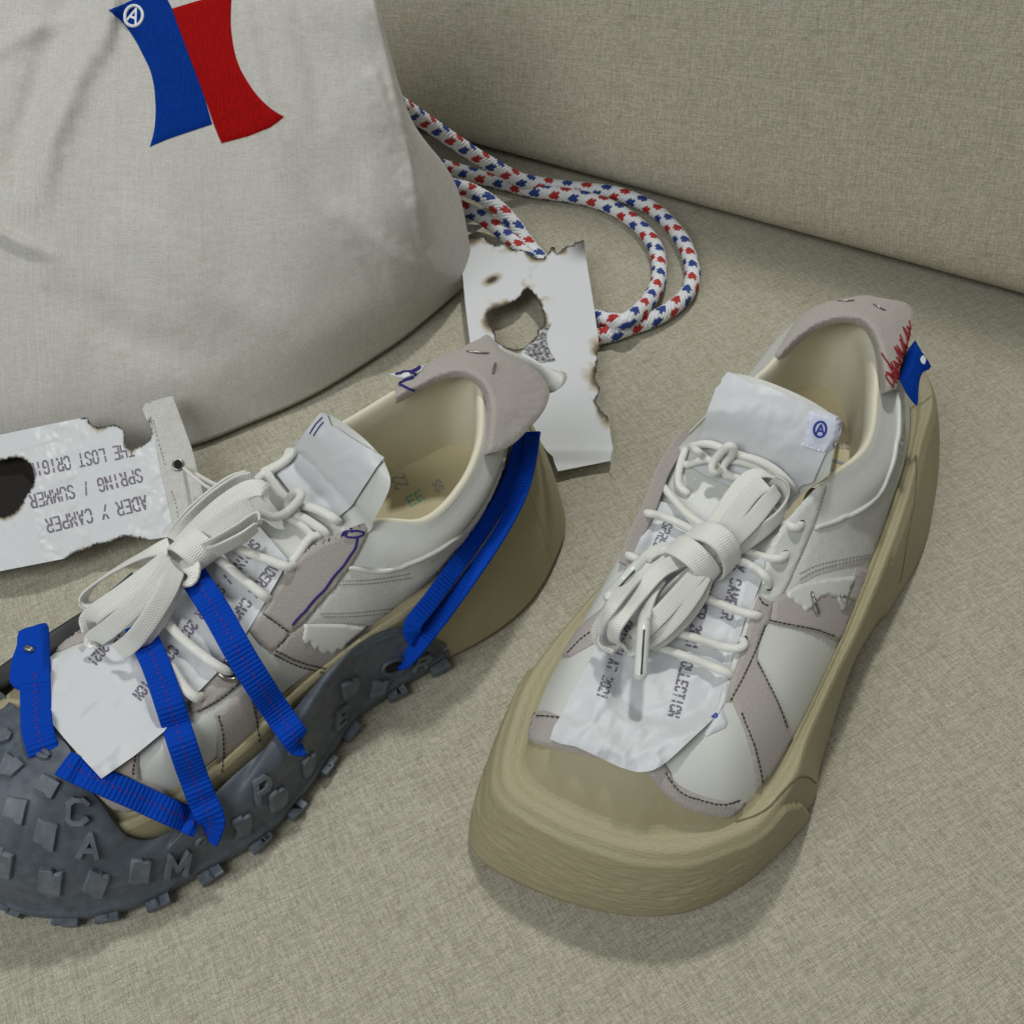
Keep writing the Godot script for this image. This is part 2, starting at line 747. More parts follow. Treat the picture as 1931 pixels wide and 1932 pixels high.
# a collar patch: follows the collar's edge (inner, px with heights) and falls away outwards
func flap(o: Node3D, called: String, m: Material, inner: Array, outer: PackedVector2Array, drop: float, thick := 1.5) -> MeshInstance3D:
	var ip := PackedVector2Array()
	var ih := []
	var i3 := PackedVector3Array()
	for i in inner.size() / 3:
		i3.append(Vector3(inner[3 * i], inner[3 * i + 1], inner[3 * i + 2]))
	for q in cr3(i3, 4):
		ip.append(Vector2(q.x, q.y))
		ih.append(q.z)
	var poly := ip.duplicate()
	poly.append_array(cr2(outer, 3))
	var f := func(x: float, y: float, _a: float, _b: float) -> Dictionary:
		var q := Vector2(x, y)
		var best := 1e9
		var hh := 0.0
		for i in ip.size() - 1:
			var c := Geometry2D.get_closest_point_to_segment(q, ip[i], ip[i + 1])
			var d := c.distance_to(q)
			if d < best:
				best = d
				var t := c.distance_to(ip[i]) / maxf(ip[i].distance_to(ip[i + 1]), 0.1)
				hh = lerpf(ih[i], ih[i + 1], t)
		hh += 2.2 * sin(PI * clampf(best / 34.0, 0.0, 0.62)) - drop * pow(maxf(0.0, best - 16.0) / 100.0, 1.2) - 1.2 * clampf(1.0 - best / 6.0, 0, 1)
		hh += 0.5 * bump.get_noise_2d(x * 0.7, y * 0.7)
		return {"p": at(x, y, hh), "n": Vector3(0.0, 0.9, 0.43)}
	var g := Geo.new()
	sheet(g, poly, [], 6.0, f, thick, 4.0)
	return obj(called, g, m, o, true)


# ---- the scene ----------------------------------------------------------------------------------------------------

func _ready() -> void:
	var p := deg_to_rad(PITCH)
	fwd = Vector3(0, -sin(p), -cos(p))
	upv = Vector3(0, cos(p), -sin(p))
	kk = tan(deg_to_rad(FOV / 2.0))
	bump.seed = 4
	bump.frequency = 0.02
	bump.fractal_octaves = 3

	var cam := Camera3D.new()
	cam.name = "camera"
	cam.position = EYE
	cam.rotation = Vector3(-p, 0, 0)
	cam.fov = FOV
	cam.near = 0.02
	cam.far = 20.0
	add_child(cam)
	cam.current = true

	var env := Environment.new()
	env.background_mode = Environment.BG_COLOR
	env.background_color = Color(0.88, 0.89, 0.88)
	env.background_energy_multiplier = 0.21
	env.tonemap_mode = Environment.TONE_MAPPER_LINEAR
	env.tonemap_exposure = 0.87
	env.sdfgi_enabled = true
	env.ssao_enabled = true
	env.ssil_enabled = true
	var we := WorldEnvironment.new()
	we.name = "room_air"
	we.environment = env
	add_child(we)

	# the room's ceiling lamp, small and bright, a little behind the sofa's front, and an added wide fill light
	lamp("ceiling_and_fill_light", Vector3(0.18, 2.0, -1.18), Vector3(0.03, 0, -0.3), Vector2(0.14, 0.14), 2.1, Color(0.995, 1.0, 0.985))
	lamp("ceiling_and_fill_light", Vector3(-0.85, 1.35, 0.7), Vector3(0, 0, -0.35), Vector2(1.2, 0.8), 2.0, Color(0.985, 1.0, 0.995))  # unseen fill, front left, added to brighten surfaces that face the viewer

	make_materials()
	sofa()
	right_shoe()
	left_shoe()
	shoe_casts = casts.duplicate()
	outsole()
	bag()
	right_tag()
	left_tag()


func lamp(called: String, where: Vector3, to: Vector3, size: Vector2, energy: float, col: Color) -> void:
	var l := AreaLight3D.new()
	l.name = numbered(self, called)
	l.area_size = size
	l.light_energy = energy
	l.light_color = col
	l.shadow_enabled = true
	add_child(l)
	l.look_at_from_position(where, to, Vector3.FORWARD)


# ---- materials ----------------------------------------------------------------------------------------------------

func noise_tex(size: int, f: Callable) -> ImageTexture:
	var d := PackedByteArray()
	d.resize(size * size * 3)
	for y in size:
		for x in size:
			var c: Color = f.call(x, y)
			var k := (y * size + x) * 3
			d[k] = int(clampf(c.r, 0, 1) * 255)
			d[k + 1] = int(clampf(c.g, 0, 1) * 255)
			d[k + 2] = int(clampf(c.b, 0, 1) * 255)
	return ImageTexture.create_from_image(Image.create_from_data(size, size, false, Image.FORMAT_RGB8, d))


func mat(col: Color, rough: float, hmap: Texture2D = null, hs := 0.0, tiles := 0.0, tex: Texture2D = null) -> StandardMaterial3D:
	var m := StandardMaterial3D.new()
	m.albedo_color = col
	m.roughness = rough
	m.vertex_color_use_as_albedo = true
	if tex:
		m.albedo_texture = tex
	if hmap:
		m.heightmap_enabled = true
		m.heightmap_texture = hmap
		m.heightmap_scale = hs
	if tiles > 0.0:
		m.uv1_triplanar = true
		m.uv1_world_triplanar = true
		m.uv1_scale = Vector3.ONE * tiles
	return m


func fast_noise(size: int, freq: float, oct: int, sd: int, ramp: Array = []) -> NoiseTexture2D:
	var n := FastNoiseLite.new()
	n.seed = sd
	n.frequency = freq
	n.fractal_octaves = oct
	var t := NoiseTexture2D.new()
	t.width = size
	t.height = size
	t.seamless = true
	t.noise = n
	if ramp:
		var g := Gradient.new()
		g.set_color(0, ramp[0])
		g.set_color(1, ramp[1])
		t.color_ramp = g
	return t


func rgb8(r: float, g: float, b: float) -> Color:
	return Color(r / 255.0, g / 255.0, b / 255.0)


func make_materials() -> void:
	var rng := RandomNumberGenerator.new()
	rng.seed = 11
	# woven cloth: each thread has its own tone along its run
	var N := 768
	var tw := N / 3
	var wa := PackedFloat32Array()
	var we := PackedFloat32Array()
	wa.resize(tw * N)
	we.resize(tw * N)
	var speck := PackedFloat32Array()
	speck.resize(tw * tw)
	for i in tw * tw:
		speck[i] = rng.randf()
	for i in tw:                                    # tone along every thread: slow drift and short slubs
		var v := rng.randf()
		var w := rng.randf()
		for j in N:
			if rng.randf() < 0.06:
				v = rng.randf()
			if rng.randf() < 0.06:
				w = rng.randf()
			wa[i * N + j] = v
			we[i * N + j] = w
	var hd := PackedByteArray()
	hd.resize(N * N * 3)
	var cd := PackedByteArray()
	cd.resize(N * N * 3)
	for y in N:
		for x in N:
			var ix := x / 3
			var iy := y / 3
			var over := ((ix + iy) % 2) == 0
			var t: float = wa[ix * N + y] if over else we[iy * N + x]
			var u := (float(x % 3) - 1.0) if over else (float(y % 3) - 1.0)
			var hgt := (0.75 - 0.40 * u * u) * (0.7 + 0.3 * t + 0.3 * speck[ix * tw + iy])
			var tone := 0.79 + 0.22 * t + 0.08 * (speck[ix * tw + iy] - 0.5) - 0.17 * u * u
			var k := (y * N + x) * 3
			hd[k] = int(clampf(hgt, 0, 1) * 255)
			hd[k + 1] = hd[k]
			hd[k + 2] = hd[k]
			cd[k] = int(clampf(tone, 0, 1) * 255)
			cd[k + 1] = int(clampf(tone, 0, 1) * 255)
			cd[k + 2] = int(clampf(tone * (0.92 + 0.08 * t), 0, 1) * 255)
	var weave_h := ImageTexture.create_from_image(Image.create_from_data(N, N, false, Image.FORMAT_RGB8, hd))
	var weave_c := ImageTexture.create_from_image(Image.create_from_data(N, N, false, Image.FORMAT_RGB8, cd))
	for i in cd.size():
		cd[i] = 110 + cd[i] * 145 / 255
	var weave_pale := ImageTexture.create_from_image(Image.create_from_data(N, N, false, Image.FORMAT_RGB8, cd))
	var grain := fast_noise(512, 0.06, 4, 3)
	var fine := fast_noise(512, 0.25, 3, 5)
	var mott := fast_noise(512, 0.012, 5, 8, [rgb8(205, 205, 205), Color.WHITE])
	var scuff := fast_noise(512, 0.02, 5, 12, [rgb8(178, 178, 180), Color.WHITE])
	var soft := fast_noise(512, 0.012, 4, 18, [rgb8(243, 243, 242), Color.WHITE])
	var nap := fast_noise(512, 0.10, 5, 9, [rgb8(190, 190, 190), Color.WHITE])
	# plaited lace: strands crossing in a chevron
	var bh := PackedByteArray()
	var bc := PackedByteArray()
	bh.resize(96 * 96 * 3)
	bc.resize(96 * 96 * 3)
	for y in 96:
		for x in 96:
			var pa := (x + y) / 24.0
			var pb := (x - y + 96) / 24.0
			var top := posmod(floori(pa) + floori(pb), 2) == 0
			var v := sin(PI * fposmod(pa if top else pb, 1.0)) * (0.6 + 0.4 * sin(PI * fposmod(pb if top else pa, 1.0)))
			var k := (y * 96 + x) * 3
			for q in 3:
				bh[k + q] = int(v * 255)
				bc[k + q] = int((0.90 + 0.1 * v) * 255)
	var braid := ImageTexture.create_from_image(Image.create_from_data(96, 96, false, Image.FORMAT_RGB8, bh))
	var braid_c := ImageTexture.create_from_image(Image.create_from_data(96, 96, false, Image.FORMAT_RGB8, bc))
	var satin_c := fast_noise(512, 0.09, 3, 22, [rgb8(170, 170, 170), Color.WHITE])
	var satin := fast_noise(512, 0.09, 3, 22)
	M.linen = mat(rgb8(213, 207, 193), 0.95, weave_h, 0.022, 0.0, weave_c)
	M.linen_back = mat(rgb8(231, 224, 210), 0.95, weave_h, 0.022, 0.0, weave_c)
	M.cotton = mat(rgb8(222, 219, 216), 0.92, weave_h, 0.03, 8.0, weave_pale)
	M.blue_thread = mat(rgb8(0, 62, 165), 0.75, satin, 0.04, 1.0, satin_c)
	M.red_thread = mat(rgb8(186, 12, 14), 0.75, satin, 0.04, 1.0, satin_c)
	M.blue_thread.uv1_scale = Vector3(26, 5, 5)
	M.red_thread.uv1_scale = Vector3(26, 5, 5)
	M.blue_thread.metallic_specular = 0.2
	M.red_thread.metallic_specular = 0.2
	M.white_thread = mat(rgb8(225, 227, 230), 0.7)
	M.rope = mat(Color.WHITE, 0.6, fine, 0.02, 40.0)
	M.paper = mat(rgb8(206, 208, 211), 0.5, grain, 0.004, 14.0)
	M.foil_paper = mat(rgb8(206, 208, 211), 0.4, grain, 0.006, 10.0)
	M.tan = mat(rgb8(166, 158, 126), 0.58, fine, 0.006, 20.0, soft)
	M.tan_brushed = mat(rgb8(166, 158, 126), 0.55, fast_noise(1024, 0.03, 3, 31), 0.016, 0.0, fast_noise(1024, 0.03, 3, 31, [rgb8(240, 240, 238), Color.WHITE]))
	M.tan_brushed.uv1_scale = Vector3(5, 3.4, 1)
	M.rubber = mat(rgb8(96, 105, 116), 0.5, fine, 0.006, 16.0, scuff)
	M.leather = mat(rgb8(204, 205, 200), 0.42, grain, 0.010, 30.0)
	M.textile = mat(rgb8(222, 221, 220), 0.88, weave_h, 0.02, 12.0, weave_pale)
	M.suede = mat(rgb8(192, 184, 178), 0.95, nap, 0.03, 24.0, nap)
	M.suede.rim_enabled = true
	M.suede.rim = 0.25
	M.lining = mat(rgb8(216, 211, 190), 0.85, nap, 0.02, 24.0)
	M.insole = mat(rgb8(206, 195, 162), 0.8, nap, 0.01, 24.0)
	M.hole = mat(rgb8(120, 98, 62), 0.9)
	M.lace = mat(rgb8(234, 233, 226), 0.48, fine, 0.03, 40.0)
	M.flat_lace = mat(rgb8(240, 239, 233), 0.4, braid, 0.02, 0.0, braid_c)
	M.flat_lace.uv1_scale = Vector3(2.0, 2.6, 1.0)
	M.webbing = mat(rgb8(8, 66, 176), 0.75, fine, 0.02, 40.0)
	M.webbing.metallic_specular = 0.2
	M.steel = mat(rgb8(150, 148, 145), 0.3)
	M.steel.metallic = 0.9
	M.thread_dark = mat(rgb8(62, 56, 56), 0.9)
	M.thread_grey = mat(rgb8(140, 135, 132), 0.9)
	M.thread_navy = mat(rgb8(38, 28, 120), 0.8)
	M.thread_red = mat(rgb8(138, 20, 24), 0.8)
	M.ink = mat(rgb8(118, 110, 126), 0.7)
	M.blue_ink = mat(rgb8(30, 50, 150), 0.6)
	M.dark_sheet = mat(rgb8(26, 20, 17), 0.9)  # plain dark tone of the sheet under the left tag's hole
	M.plastic = mat(rgb8(214, 217, 212), 0.25)
	M.glitter = mat(rgb8(225, 226, 228), 0.35, null, 0.0, 22.0, fast_noise(256, 0.05, 2, 16, [rgb8(40, 40, 42), Color.WHITE]))
	M.silver_print = mat(rgb8(150, 156, 160), 0.3)
	M.worn_rubber = mat(rgb8(116, 125, 135), 0.55, fine, 0.01, 16.0, scuff)
	M.holo_print = mat(rgb8(120, 178, 158), 0.3)
	M.seam = mat(rgb8(112, 103, 74), 0.8)
	M.label = mat(rgb8(208, 212, 228), 0.5)
	M.black_rubber = mat(rgb8(38, 38, 40), 0.5)
	M.gap = mat(rgb8(20, 20, 20), 0.9)


# ---- sofa ---------------------------------------------------------------------------------------------------------

func sofa() -> void:
	var s := thing("sofa", "beige linen sofa, its seat cushion meeting the back cushion behind the bag", "sofa", Vector3(0, 0, -0.4))
	var g := Geo.new()
	var rs := []
	var nz := 70
	for j in nz + 1:
		var row := PackedVector3Array()
		for i in 91:
			var x := -0.95 + 1.9 * i / 90.0
			var z := 0.25 - 1.35 * j / nz
			row.append(Vector3(x, 0.0012 * bump.get_noise_2d(x * 220.0, z * 220.0) - 0.0008, z))
		rs.append(row)
	g.rows(rs, false, true)
	for i in g.v.size():
		var q := Vector2(g.v[i].x, g.v[i].z).rotated(0.5)
		g.uv[i] = q / 0.115
	obj("seat_cushion", g, M.linen, s, true)
	# back cushion: a rounded foot on the crease line, then up and away
	var a := Vector3(0.309, 0, -0.544)
	var d := Vector3(-0.211, 0, -0.114).normalized()
	var away := Vector3(d.z, 0, -d.x).normalized()
	if away.z > 0.0:
		away = -away
	var prof := [[60, -12], [34, -6], [20, 0], [9, 3], [0, 8], [-5, 18], [-6, 34], [-3, 60], [10, 130], [30, 230], [60, 360], [95, 520], [120, 600], [150, 630], [200, 640], [260, 630]]
	var pv := PackedVector3Array()
	for q in prof:
		pv.append(Vector3(q[0] * 0.001, q[1] * 0.001, 0))
	pv = cr3(pv, 5)
	g = Geo.new()
	rs = []
	for q in pv:
		var row := PackedVector3Array()
		for i in 61:
			var w := -0.75 + 1.9 * i / 60.0
			var n := 0.003 * bump.get_noise_2d(w * 90.0, q.y * 90.0 + 50.0) * clampf(q.y * 20.0, 0, 1)
			row.append(a + d * w + away * (q.x + n) + Vector3.UP * q.y)
		rs.append(row)
	g.rows(rs, false, false)
	var k := 0
	var run := 0.0
	for j in rs.size():
		if j > 0:
			run += pv[j].distance_to(pv[j - 1])
		for i in 61:
			g.uv[k] = Vector2(1.9 * i / 60.0, run).rotated(0.12) / 0.115
			k += 1
	obj("back_cushion", g, M.linen_back, s, true)


# ---- shoes --------------------------------------------------------------------------------------------------------
# a shoe's own frame: s along it from the toe, w across (visible flank positive), h up; all mm

var org: Vector3
var axs: Vector3
var prp: Vector3


func loc(s: float, w: float, h: float) -> Vector3:
	return org + axs * s * 0.001 + prp * w * 0.001 + Vector3.UP * h * 0.001


func ring(a: Array, n: int, m: int, fixed_h := -1.0) -> PackedVector3Array:
	var p := PackedVector3Array()
	var st := 2 if fixed_h >= 0.0 else 3
	for i in n:
		p.append(loc(a[st * i], a[st * i + 1], fixed_h if fixed_h >= 0.0 else a[st * i + 2]))
	return cr3(p, m, true)


func out_of(r: PackedVector3Array, i: int) -> Vector3:
	var n := r.size()
	var t := r[(i + 1) % n] - r[(i - 1 + n) % n]
	t.y = 0
	return Vector3(-t.z, 0, t.x).normalized()


# B bottom (s, w), R bead crest (s, w, h), G where the upper begins, T throat and collar edge; steps: where the sole's wall is built up
func shoe_body(o: Node3D, B: Array, R: Array, G: Array, T: Array, bumper: Vector2, heel_piece: Vector2, collar: Vector2, toe_grain: float, heel_grain: float, cap: PackedVector2Array) -> Dictionary:
	var n := B.size() / 2
	var m := 16
	var rb := ring(B, n, m, 3.0)
	var rr := ring(R, n, m)
	var rg := ring(G, n, m)
	var rt := ring(T, n, m)
	var cols := n * m
	var rs := []
	var W := 56
	for j in W + 10:
		var row := PackedVector3Array()
		row.resize(cols)
		rs.append(row)
	var nz := FastNoiseLite.new()
	nz.seed = 21
	nz.frequency = 1.0
	nz.fractal_octaves = 2
	for i in cols:
		var u := float(i) / m
		var o3 := out_of(rr, i)
		var extra := 0.0
		if u < bumper.x or u > bumper.y:
			extra = 2.0
		elif u > heel_piece.x and u < heel_piece.y:
			extra = 1.1
		var b := rb[i] + o3 * extra * 0.0002
		var top := rr[i] + o3 * 0.0016
		top.y -= 0.0022
		rs[0][i] = Vector3(b.x, 0.0006, b.z) - o3 * 0.005
		rs[1][i] = Vector3(b.x, 0.0010, b.z) - o3 * 0.0012
		var s := (rr[i] - org).dot(axs) * 1000.0
		var amp := toe_grain * smoothstep(85.0, 20.0, s) + heel_grain * smoothstep(215.0, 270.0, s)
		for j in W:
			var t := float(j) / (W - 1)
			var q := b.lerp(top, t)
			var hh := q.y * 1000.0
			var g := nz.get_noise_2d(u * 1.6 + 7.0, hh * 0.40 + 0.5 * sin(u * 1.7)) + 0.8 * nz.get_noise_2d(u * 3.2, hh * 0.9 + 30.0)
			var cut := 1.0
			if extra > 0.0:
				var near: float = minf(absf(u - bumper.x), absf(u - heel_piece.x))
				var lim := 1.0 - 0.5 * pow(clampf(1.0 - near / 0.5, 0, 1), 3.0)
				cut = smoothstep(lim + 0.03, lim - 0.03, t)
			q += o3 * 0.001 * (1.1 * sin(PI * t) + extra * cut * smoothstep(1.02, 0.93, t) + amp * g * sin(PI * clampf(t * 0.9 + 0.05, 0, 1)))
			rs[2 + j][i] = q
		var k := 2 + W
		rs[k][i] = rr[i] + o3 * 0.0008 - Vector3.UP * 0.0006
		rs[k + 1][i] = rr[i] - o3 * 0.0002
		var tf := smoothstep(90.0, 50.0, s)
		var q2 := [[0.2, 0.1, 0.5], [0.42, 0.8, 1.7], [0.58, 1.6, 1.5], [0.72, 1.7, 0.5], [0.87, 1.0, 0.3], [1.0, 0.2, 1.5]]
		for z in 6:
			rs[k + 2 + z][i] = rr[i].lerp(rg[i], q2[z][0]) - Vector3.UP * 0.001 * lerpf(q2[z][2], q2[z][1], tf)
	var g := Geo.new()
	var turned := []
	for r in rs.slice(0, W + 10):                   # the texture's own seam lies at the heel
		var half: int = cols / 2
		var t: PackedVector3Array = r.slice(half)
		t.append_array(r.slice(0, half))
		turned.append(t)
	g.rows(turned, true, false)
	g.fan(rs[0], false)
	obj("sole", g, M.tan_brushed, o, true)
	# upper
	rs = []
	var K := 16
	for j in K + 1:
		var t := float(j) / K
		var row := PackedVector3Array()
		for i in cols:
			var u := float(i) / m
			var o3 := out_of(rr, i)
			var s := (rr[i] - org).dot(axs) * 1000.0
			var vamp := smoothstep(190.0, 90.0, s)
			var q := rg[i].lerp(rt[i], t) - Vector3.UP * lerpf(0.0002, 0.002, smoothstep(50.0, 85.0, s)) * (1.0 - t)
			q += Vector3.UP * 0.001 * (6.5 * vamp) * sin(PI * pow(t, 0.8)) + o3 * 0.001 * (2.5 * smoothstep(45.0, 95.0, s) + 1.5 * (1.0 - vamp)) * sin(PI * t)
			var c := smoothstep(collar.x - 0.5, collar.x + 0.7, u) * smoothstep(collar.y + 0.5, collar.y - 0.7, u)
			q += o3 * 0.0032 * c * sin(PI * smoothstep(0.45, 1.0, t)) - o3 * 0.0012 * c * sin(PI * smoothstep(0.15, 0.62, t))
			row.append(q)
		rs.append(row)
	var edge := PackedVector3Array()
	var e2 := PackedVector3Array()
	for i in cols:
		var o3 := out_of(rr, i)
		edge.append(rt[i] - o3 * 0.0006 - Vector3.UP * 0.0003)
		e2.append(rt[i] - o3 * 0.0012 - Vector3.UP * 0.0025)
	rs.append(edge)
	rs.append(e2)
	g = Geo.new()
	var tan := Geo.new()
	g.rows(rs, true, false)
	tan.v = g.v
	tan.uv = g.uv
	tan.c = g.c
	var keep := PackedInt32Array()
	for k in range(0, g.idx.size(), 3):
		var mid := (g.v[g.idx[k]] + g.v[g.idx[k + 1]] + g.v[g.idx[k + 2]]) / 3.0
		var into := keep
		if Geometry2D.is_point_in_polygon(screen(mid), cap) and (mid - org).dot(axs) < 0.09:
			tan.tri(g.idx[k], g.idx[k + 1], g.idx[k + 2])
		else:
			keep.append(g.idx[k])
			keep.append(g.idx[k + 1])
			keep.append(g.idx[k + 2])
	add_cast(g.faces())
	var nrm := g.normals()
	g.idx = keep
	obj("upper", g, M.leather, o)
	obj("toe_cap", tan, M.tan, o)
	# lining round the collar, its padded roll, and the insole
	var i0 := int(collar.x * m)
	var i1 := int(collar.y * m)
	var lr := []
	for q in [[-0.4, -0.8], [0.3, 0.3], [1.3, 0.8], [2.6, 0.2], [3.8, -2.4], [4.4, -7.0], [4.2, -12.0], [4.0, -20.0], [4.0, -46.0]]:
		var row := PackedVector3Array()
		for i in range(i0, i1 + 1):
			var o3 := out_of(rr, i % cols)
			var y: float = rt[i].y + q[1] * 0.001
			if q[1] < -40.0:
				y = 0.050
			var pt: Vector3 = rt[i] - o3 * 0.001 * q[0]
			row.append(Vector3(pt.x, y, pt.z))
		lr.append(row)
	lr = [cols_cr(lr, 4)]
	g = Geo.new()
	g.rows(lr[0], false, false)
	obj("lining", g, M.lining, o, true)
	g = Geo.new()
	var ir := PackedVector3Array()
	for i in cols:
		var o3 := out_of(rr, i)
		var q: Vector3 = rt[i].lerp(rg[i], 0.25) - o3 * 0.004
		ir.append(Vector3(q.x, 0.053 if i > i0 - 40 and i < i1 + 40 else 0.04, q.z))
	g.fan(ir, false)
	obj("insole", g, M.insole, o, true)
	return {"rt": rt, "rg": rg, "rr": rr, "m": m}


func cols_cr(rows: Array, m: int) -> Array:       # smooth across the rows
	var out := []
	var n: int = rows[0].size()
	for j in (rows.size() - 1) * m + 1:
		var r := PackedVector3Array()
		r.resize(n)
		out.append(r)
	for i in n:
		var p := PackedVector3Array()
		for r in rows:
			p.append(r[i])
		var q := cr3(p, m)
		for j in q.size():
			out[j][i] = q[j]
	return out


# a sheet slung between pairs of points (left and right, from the top down), crowned by crown mm
func slung(L: PackedVector3Array, R: PackedVector3Array, crown: float, n := 18, m := 5) -> Array:
	var l := cr3(L, m)
	var r := cr3(R, m)
	var rs := []
	for j in l.size():
		var row := PackedVector3Array()
		for i in n + 1:
			var t := float(i) / n
			row.append(l[j].lerp(r[j], t) + Vector3.UP * 0.001 * crown * (1.0 - pow(absf(2.0 * t - 1.0), 2.4)))
		rs.append(row)
	return rs


func right_shoe() -> void:
	org = at(1150, 1712, 0)
	var b := at(1690, 700, 45)
	axs = (Vector3(b.x, 0, b.z) - org).normalized()
	prp = Vector3(-axs.z, 0, axs.x)
	var o := thing("sneaker", "cream sneaker with bare tan sole and blue heel tab, in front of the sofa back", "sneaker", org, "pair of sneakers")
	casts = []
	shoe_body(o,
		[-8, -30, -1, 0, 12, 22, 32, 36, 54, 44, 80, 49, 95, 46, 129, 42, 154, 40, 190, 43, 226, 45, 261, 41, 300, 31, 315, 10, 318, -15, 310, -40, 288, -55, 240, -58, 190, -56, 140, -60, 100, -64, 60, -67, 25, -66, -5, -56],
		[1, -33, 41, 4, -4, 41, 13, 17, 41, 27, 30, 41, 39, 37, 41, 61, 40, 42, 80, 38, 43, 112, 37, 43, 138, 37, 44, 180, 35, 46, 214, 32, 50, 245, 27, 55, 275, 22, 58, 298, 5, 60, 304, -15, 60, 294, -40, 58, 270, -52, 52, 235, -56, 46, 190, -54, 44, 140, -58, 42, 95, -62, 42, 55, -64, 42, 31, -60, 42, 6, -50, 41],
		[9, -31, 43, 12, -4, 43, 20, 10, 43, 29, 23, 43, 40, 29, 43, 60, 33, 42, 78, 34, 43, 105, 34, 43, 134, 33, 44, 176, 30, 46, 210, 27, 50, 235, 24, 54, 262, 16, 58, 283, 2, 62, 288, -16, 62, 278, -38, 60, 255, -48, 52, 220, -52, 48, 180, -51, 45, 130, -54, 43, 92, -56, 43, 55, -57, 43, 24, -50, 43, 13, -44, 43],
		[42, -24, 62, 40, -14, 62, 42, -4, 62, 48, 3, 63, 56, 8, 64, 66, 7, 65, 80, 5, 67, 100, 2, 70, 127, -3, 76, 160, 3, 84, 190, 13, 88, 221, 6, 92, 245, -4, 96, 258, -14, 100, 264, -25, 101, 258, -35, 99, 240, -40, 96, 210, -42, 93, 172, -55, 84, 139, -57, 80, 112, -50, 76, 85, -44, 70, 62, -36, 66, 48, -30, 63],
		Vector2(4.75, 21.0), Vector2(8.8, 16.0), Vector2(9, 17.6), 0.6, 0.1,
		look("F", [940, 1390, 940, 1600, 1400, 1600, 1392, 1527, 1346, 1524, 1292, 1506, 1262, 1480, 1240, 1452, 1180, 1430, 1100, 1412, 1040, 1392, 1003, 1383]))
	var tl := lookh("F", [1372, 703, 113, 1345, 745, 108, 1330, 790, 100, 1310, 812, 93, 1275, 850, 82, 1246, 900, 76, 1220, 975, 72, 1190, 1050, 68, 1165, 1120, 64, 1140, 1200, 60, 1130, 1300, 56, 1150, 1380, 55])
	var tr := lookh("F", [1582, 792, 108, 1586, 815, 106, 1572, 850, 100, 1560, 897, 92, 1524, 922, 83, 1488, 960, 77, 1460, 1025, 72, 1438, 1090, 68, 1422, 1140, 64, 1392, 1230, 60, 1365, 1310, 57, 1325, 1390, 56])
	var g := Geo.new()
	g.rows(slung(tl, tr, 4.0), false, true)
	obj("tongue", g, M.leather, o, true)

	# toe cap and overlays
	var sg := Geo.new()
	var sl := Geo.new()
	overlay("suede_toe_guard", o, M.suede, cr2(look("F", [1001, 1397, 1040, 1410, 1100, 1425, 1170, 1440, 1222, 1462, 1247, 1491, 1287, 1523, 1346, 1539, 1382, 1541, 1406, 1513, 1394, 1514, 1366, 1511, 1326, 1502, 1287, 1486, 1268, 1470, 1260, 1450, 1230, 1425, 1150, 1395, 1080, 1368, 1040, 1345, 1002, 1347]), 3, true), 1.4)
	overlay("suede_band", o, M.suede, look("F", [1380, 1323, 1403, 1378, 1416, 1424, 1427, 1492, 1452, 1462, 1478, 1420, 1494, 1385, 1475, 1341, 1449, 1292, 1427, 1242, 1430, 1214, 1440, 1186, 1450, 1174, 1456, 1138, 1440, 1128, 1430, 1121, 1424, 1136, 1411, 1180, 1393, 1240, 1375, 1290, 1368, 1325]), 1.3)
	overlay("suede_band", o, M.suede, look("F", [1452, 1176, 1494, 1185, 1539, 1194, 1577, 1211, 1589, 1193, 1614, 1140, 1640, 1076, 1613, 1068, 1600, 1120, 1540, 1110, 1480, 1118, 1456, 1138]), 1.3)
	overlay("suede_side_strip", o, M.suede, look("F", [1086, 1193, 1110, 1168, 1135, 1149, 1150, 1126, 1170, 1090, 1196, 1040, 1190, 1120, 1160, 1180, 1120, 1215, 1075, 1240, 1058, 1240]), 1.2)
	overlay("torn_leather_piece", o, M.leather, look("F", [1485, 1114, 1506, 1103, 1560, 1092, 1610, 1086, 1607, 1093, 1598, 1112, 1595, 1128, 1589, 1148, 1580, 1155, 1575, 1140, 1570, 1129, 1559, 1126, 1548, 1127, 1540, 1133, 1533, 1142, 1521, 1155, 1512, 1160, 1506, 1147, 1498, 1143, 1491, 1136, 1476, 1128]), 1.9, 4.0, 0.6)
	overlay("quarter_panel", o, M.textile, cr2(look("F", [1540, 995, 1575, 983, 1612, 968, 1640, 948, 1660, 925, 1676, 895, 1687, 860, 1693, 820, 1706, 800, 1703, 850, 1690, 910, 1672, 970, 1643, 1054, 1604, 1068, 1540, 1085, 1488, 1112, 1505, 1070, 1525, 1025]), 2, true), 0.7, 7.0)
	overlay("eyestay", o, M.leather, cr2(look("F", [1499, 926, 1512, 914, 1540, 910, 1556, 912, 1545, 955, 1532, 992, 1514, 1035, 1496, 1077, 1472, 1126, 1450, 1136, 1432, 1121, 1440, 1080, 1452, 1034, 1470, 990, 1484, 966]), 2, true), 1.1)
	var pg := Geo.new()
	tube(pg, smooth3(laid(cr2(look("F", [1538, 996, 1575, 984, 1612, 967, 1640, 947, 1660, 924, 1677, 893, 1688, 857, 1693, 800, 1692, 742]), 5), 0.5), 2), 0.0011, 8)
	obj("piping", pg, M.leather, o)
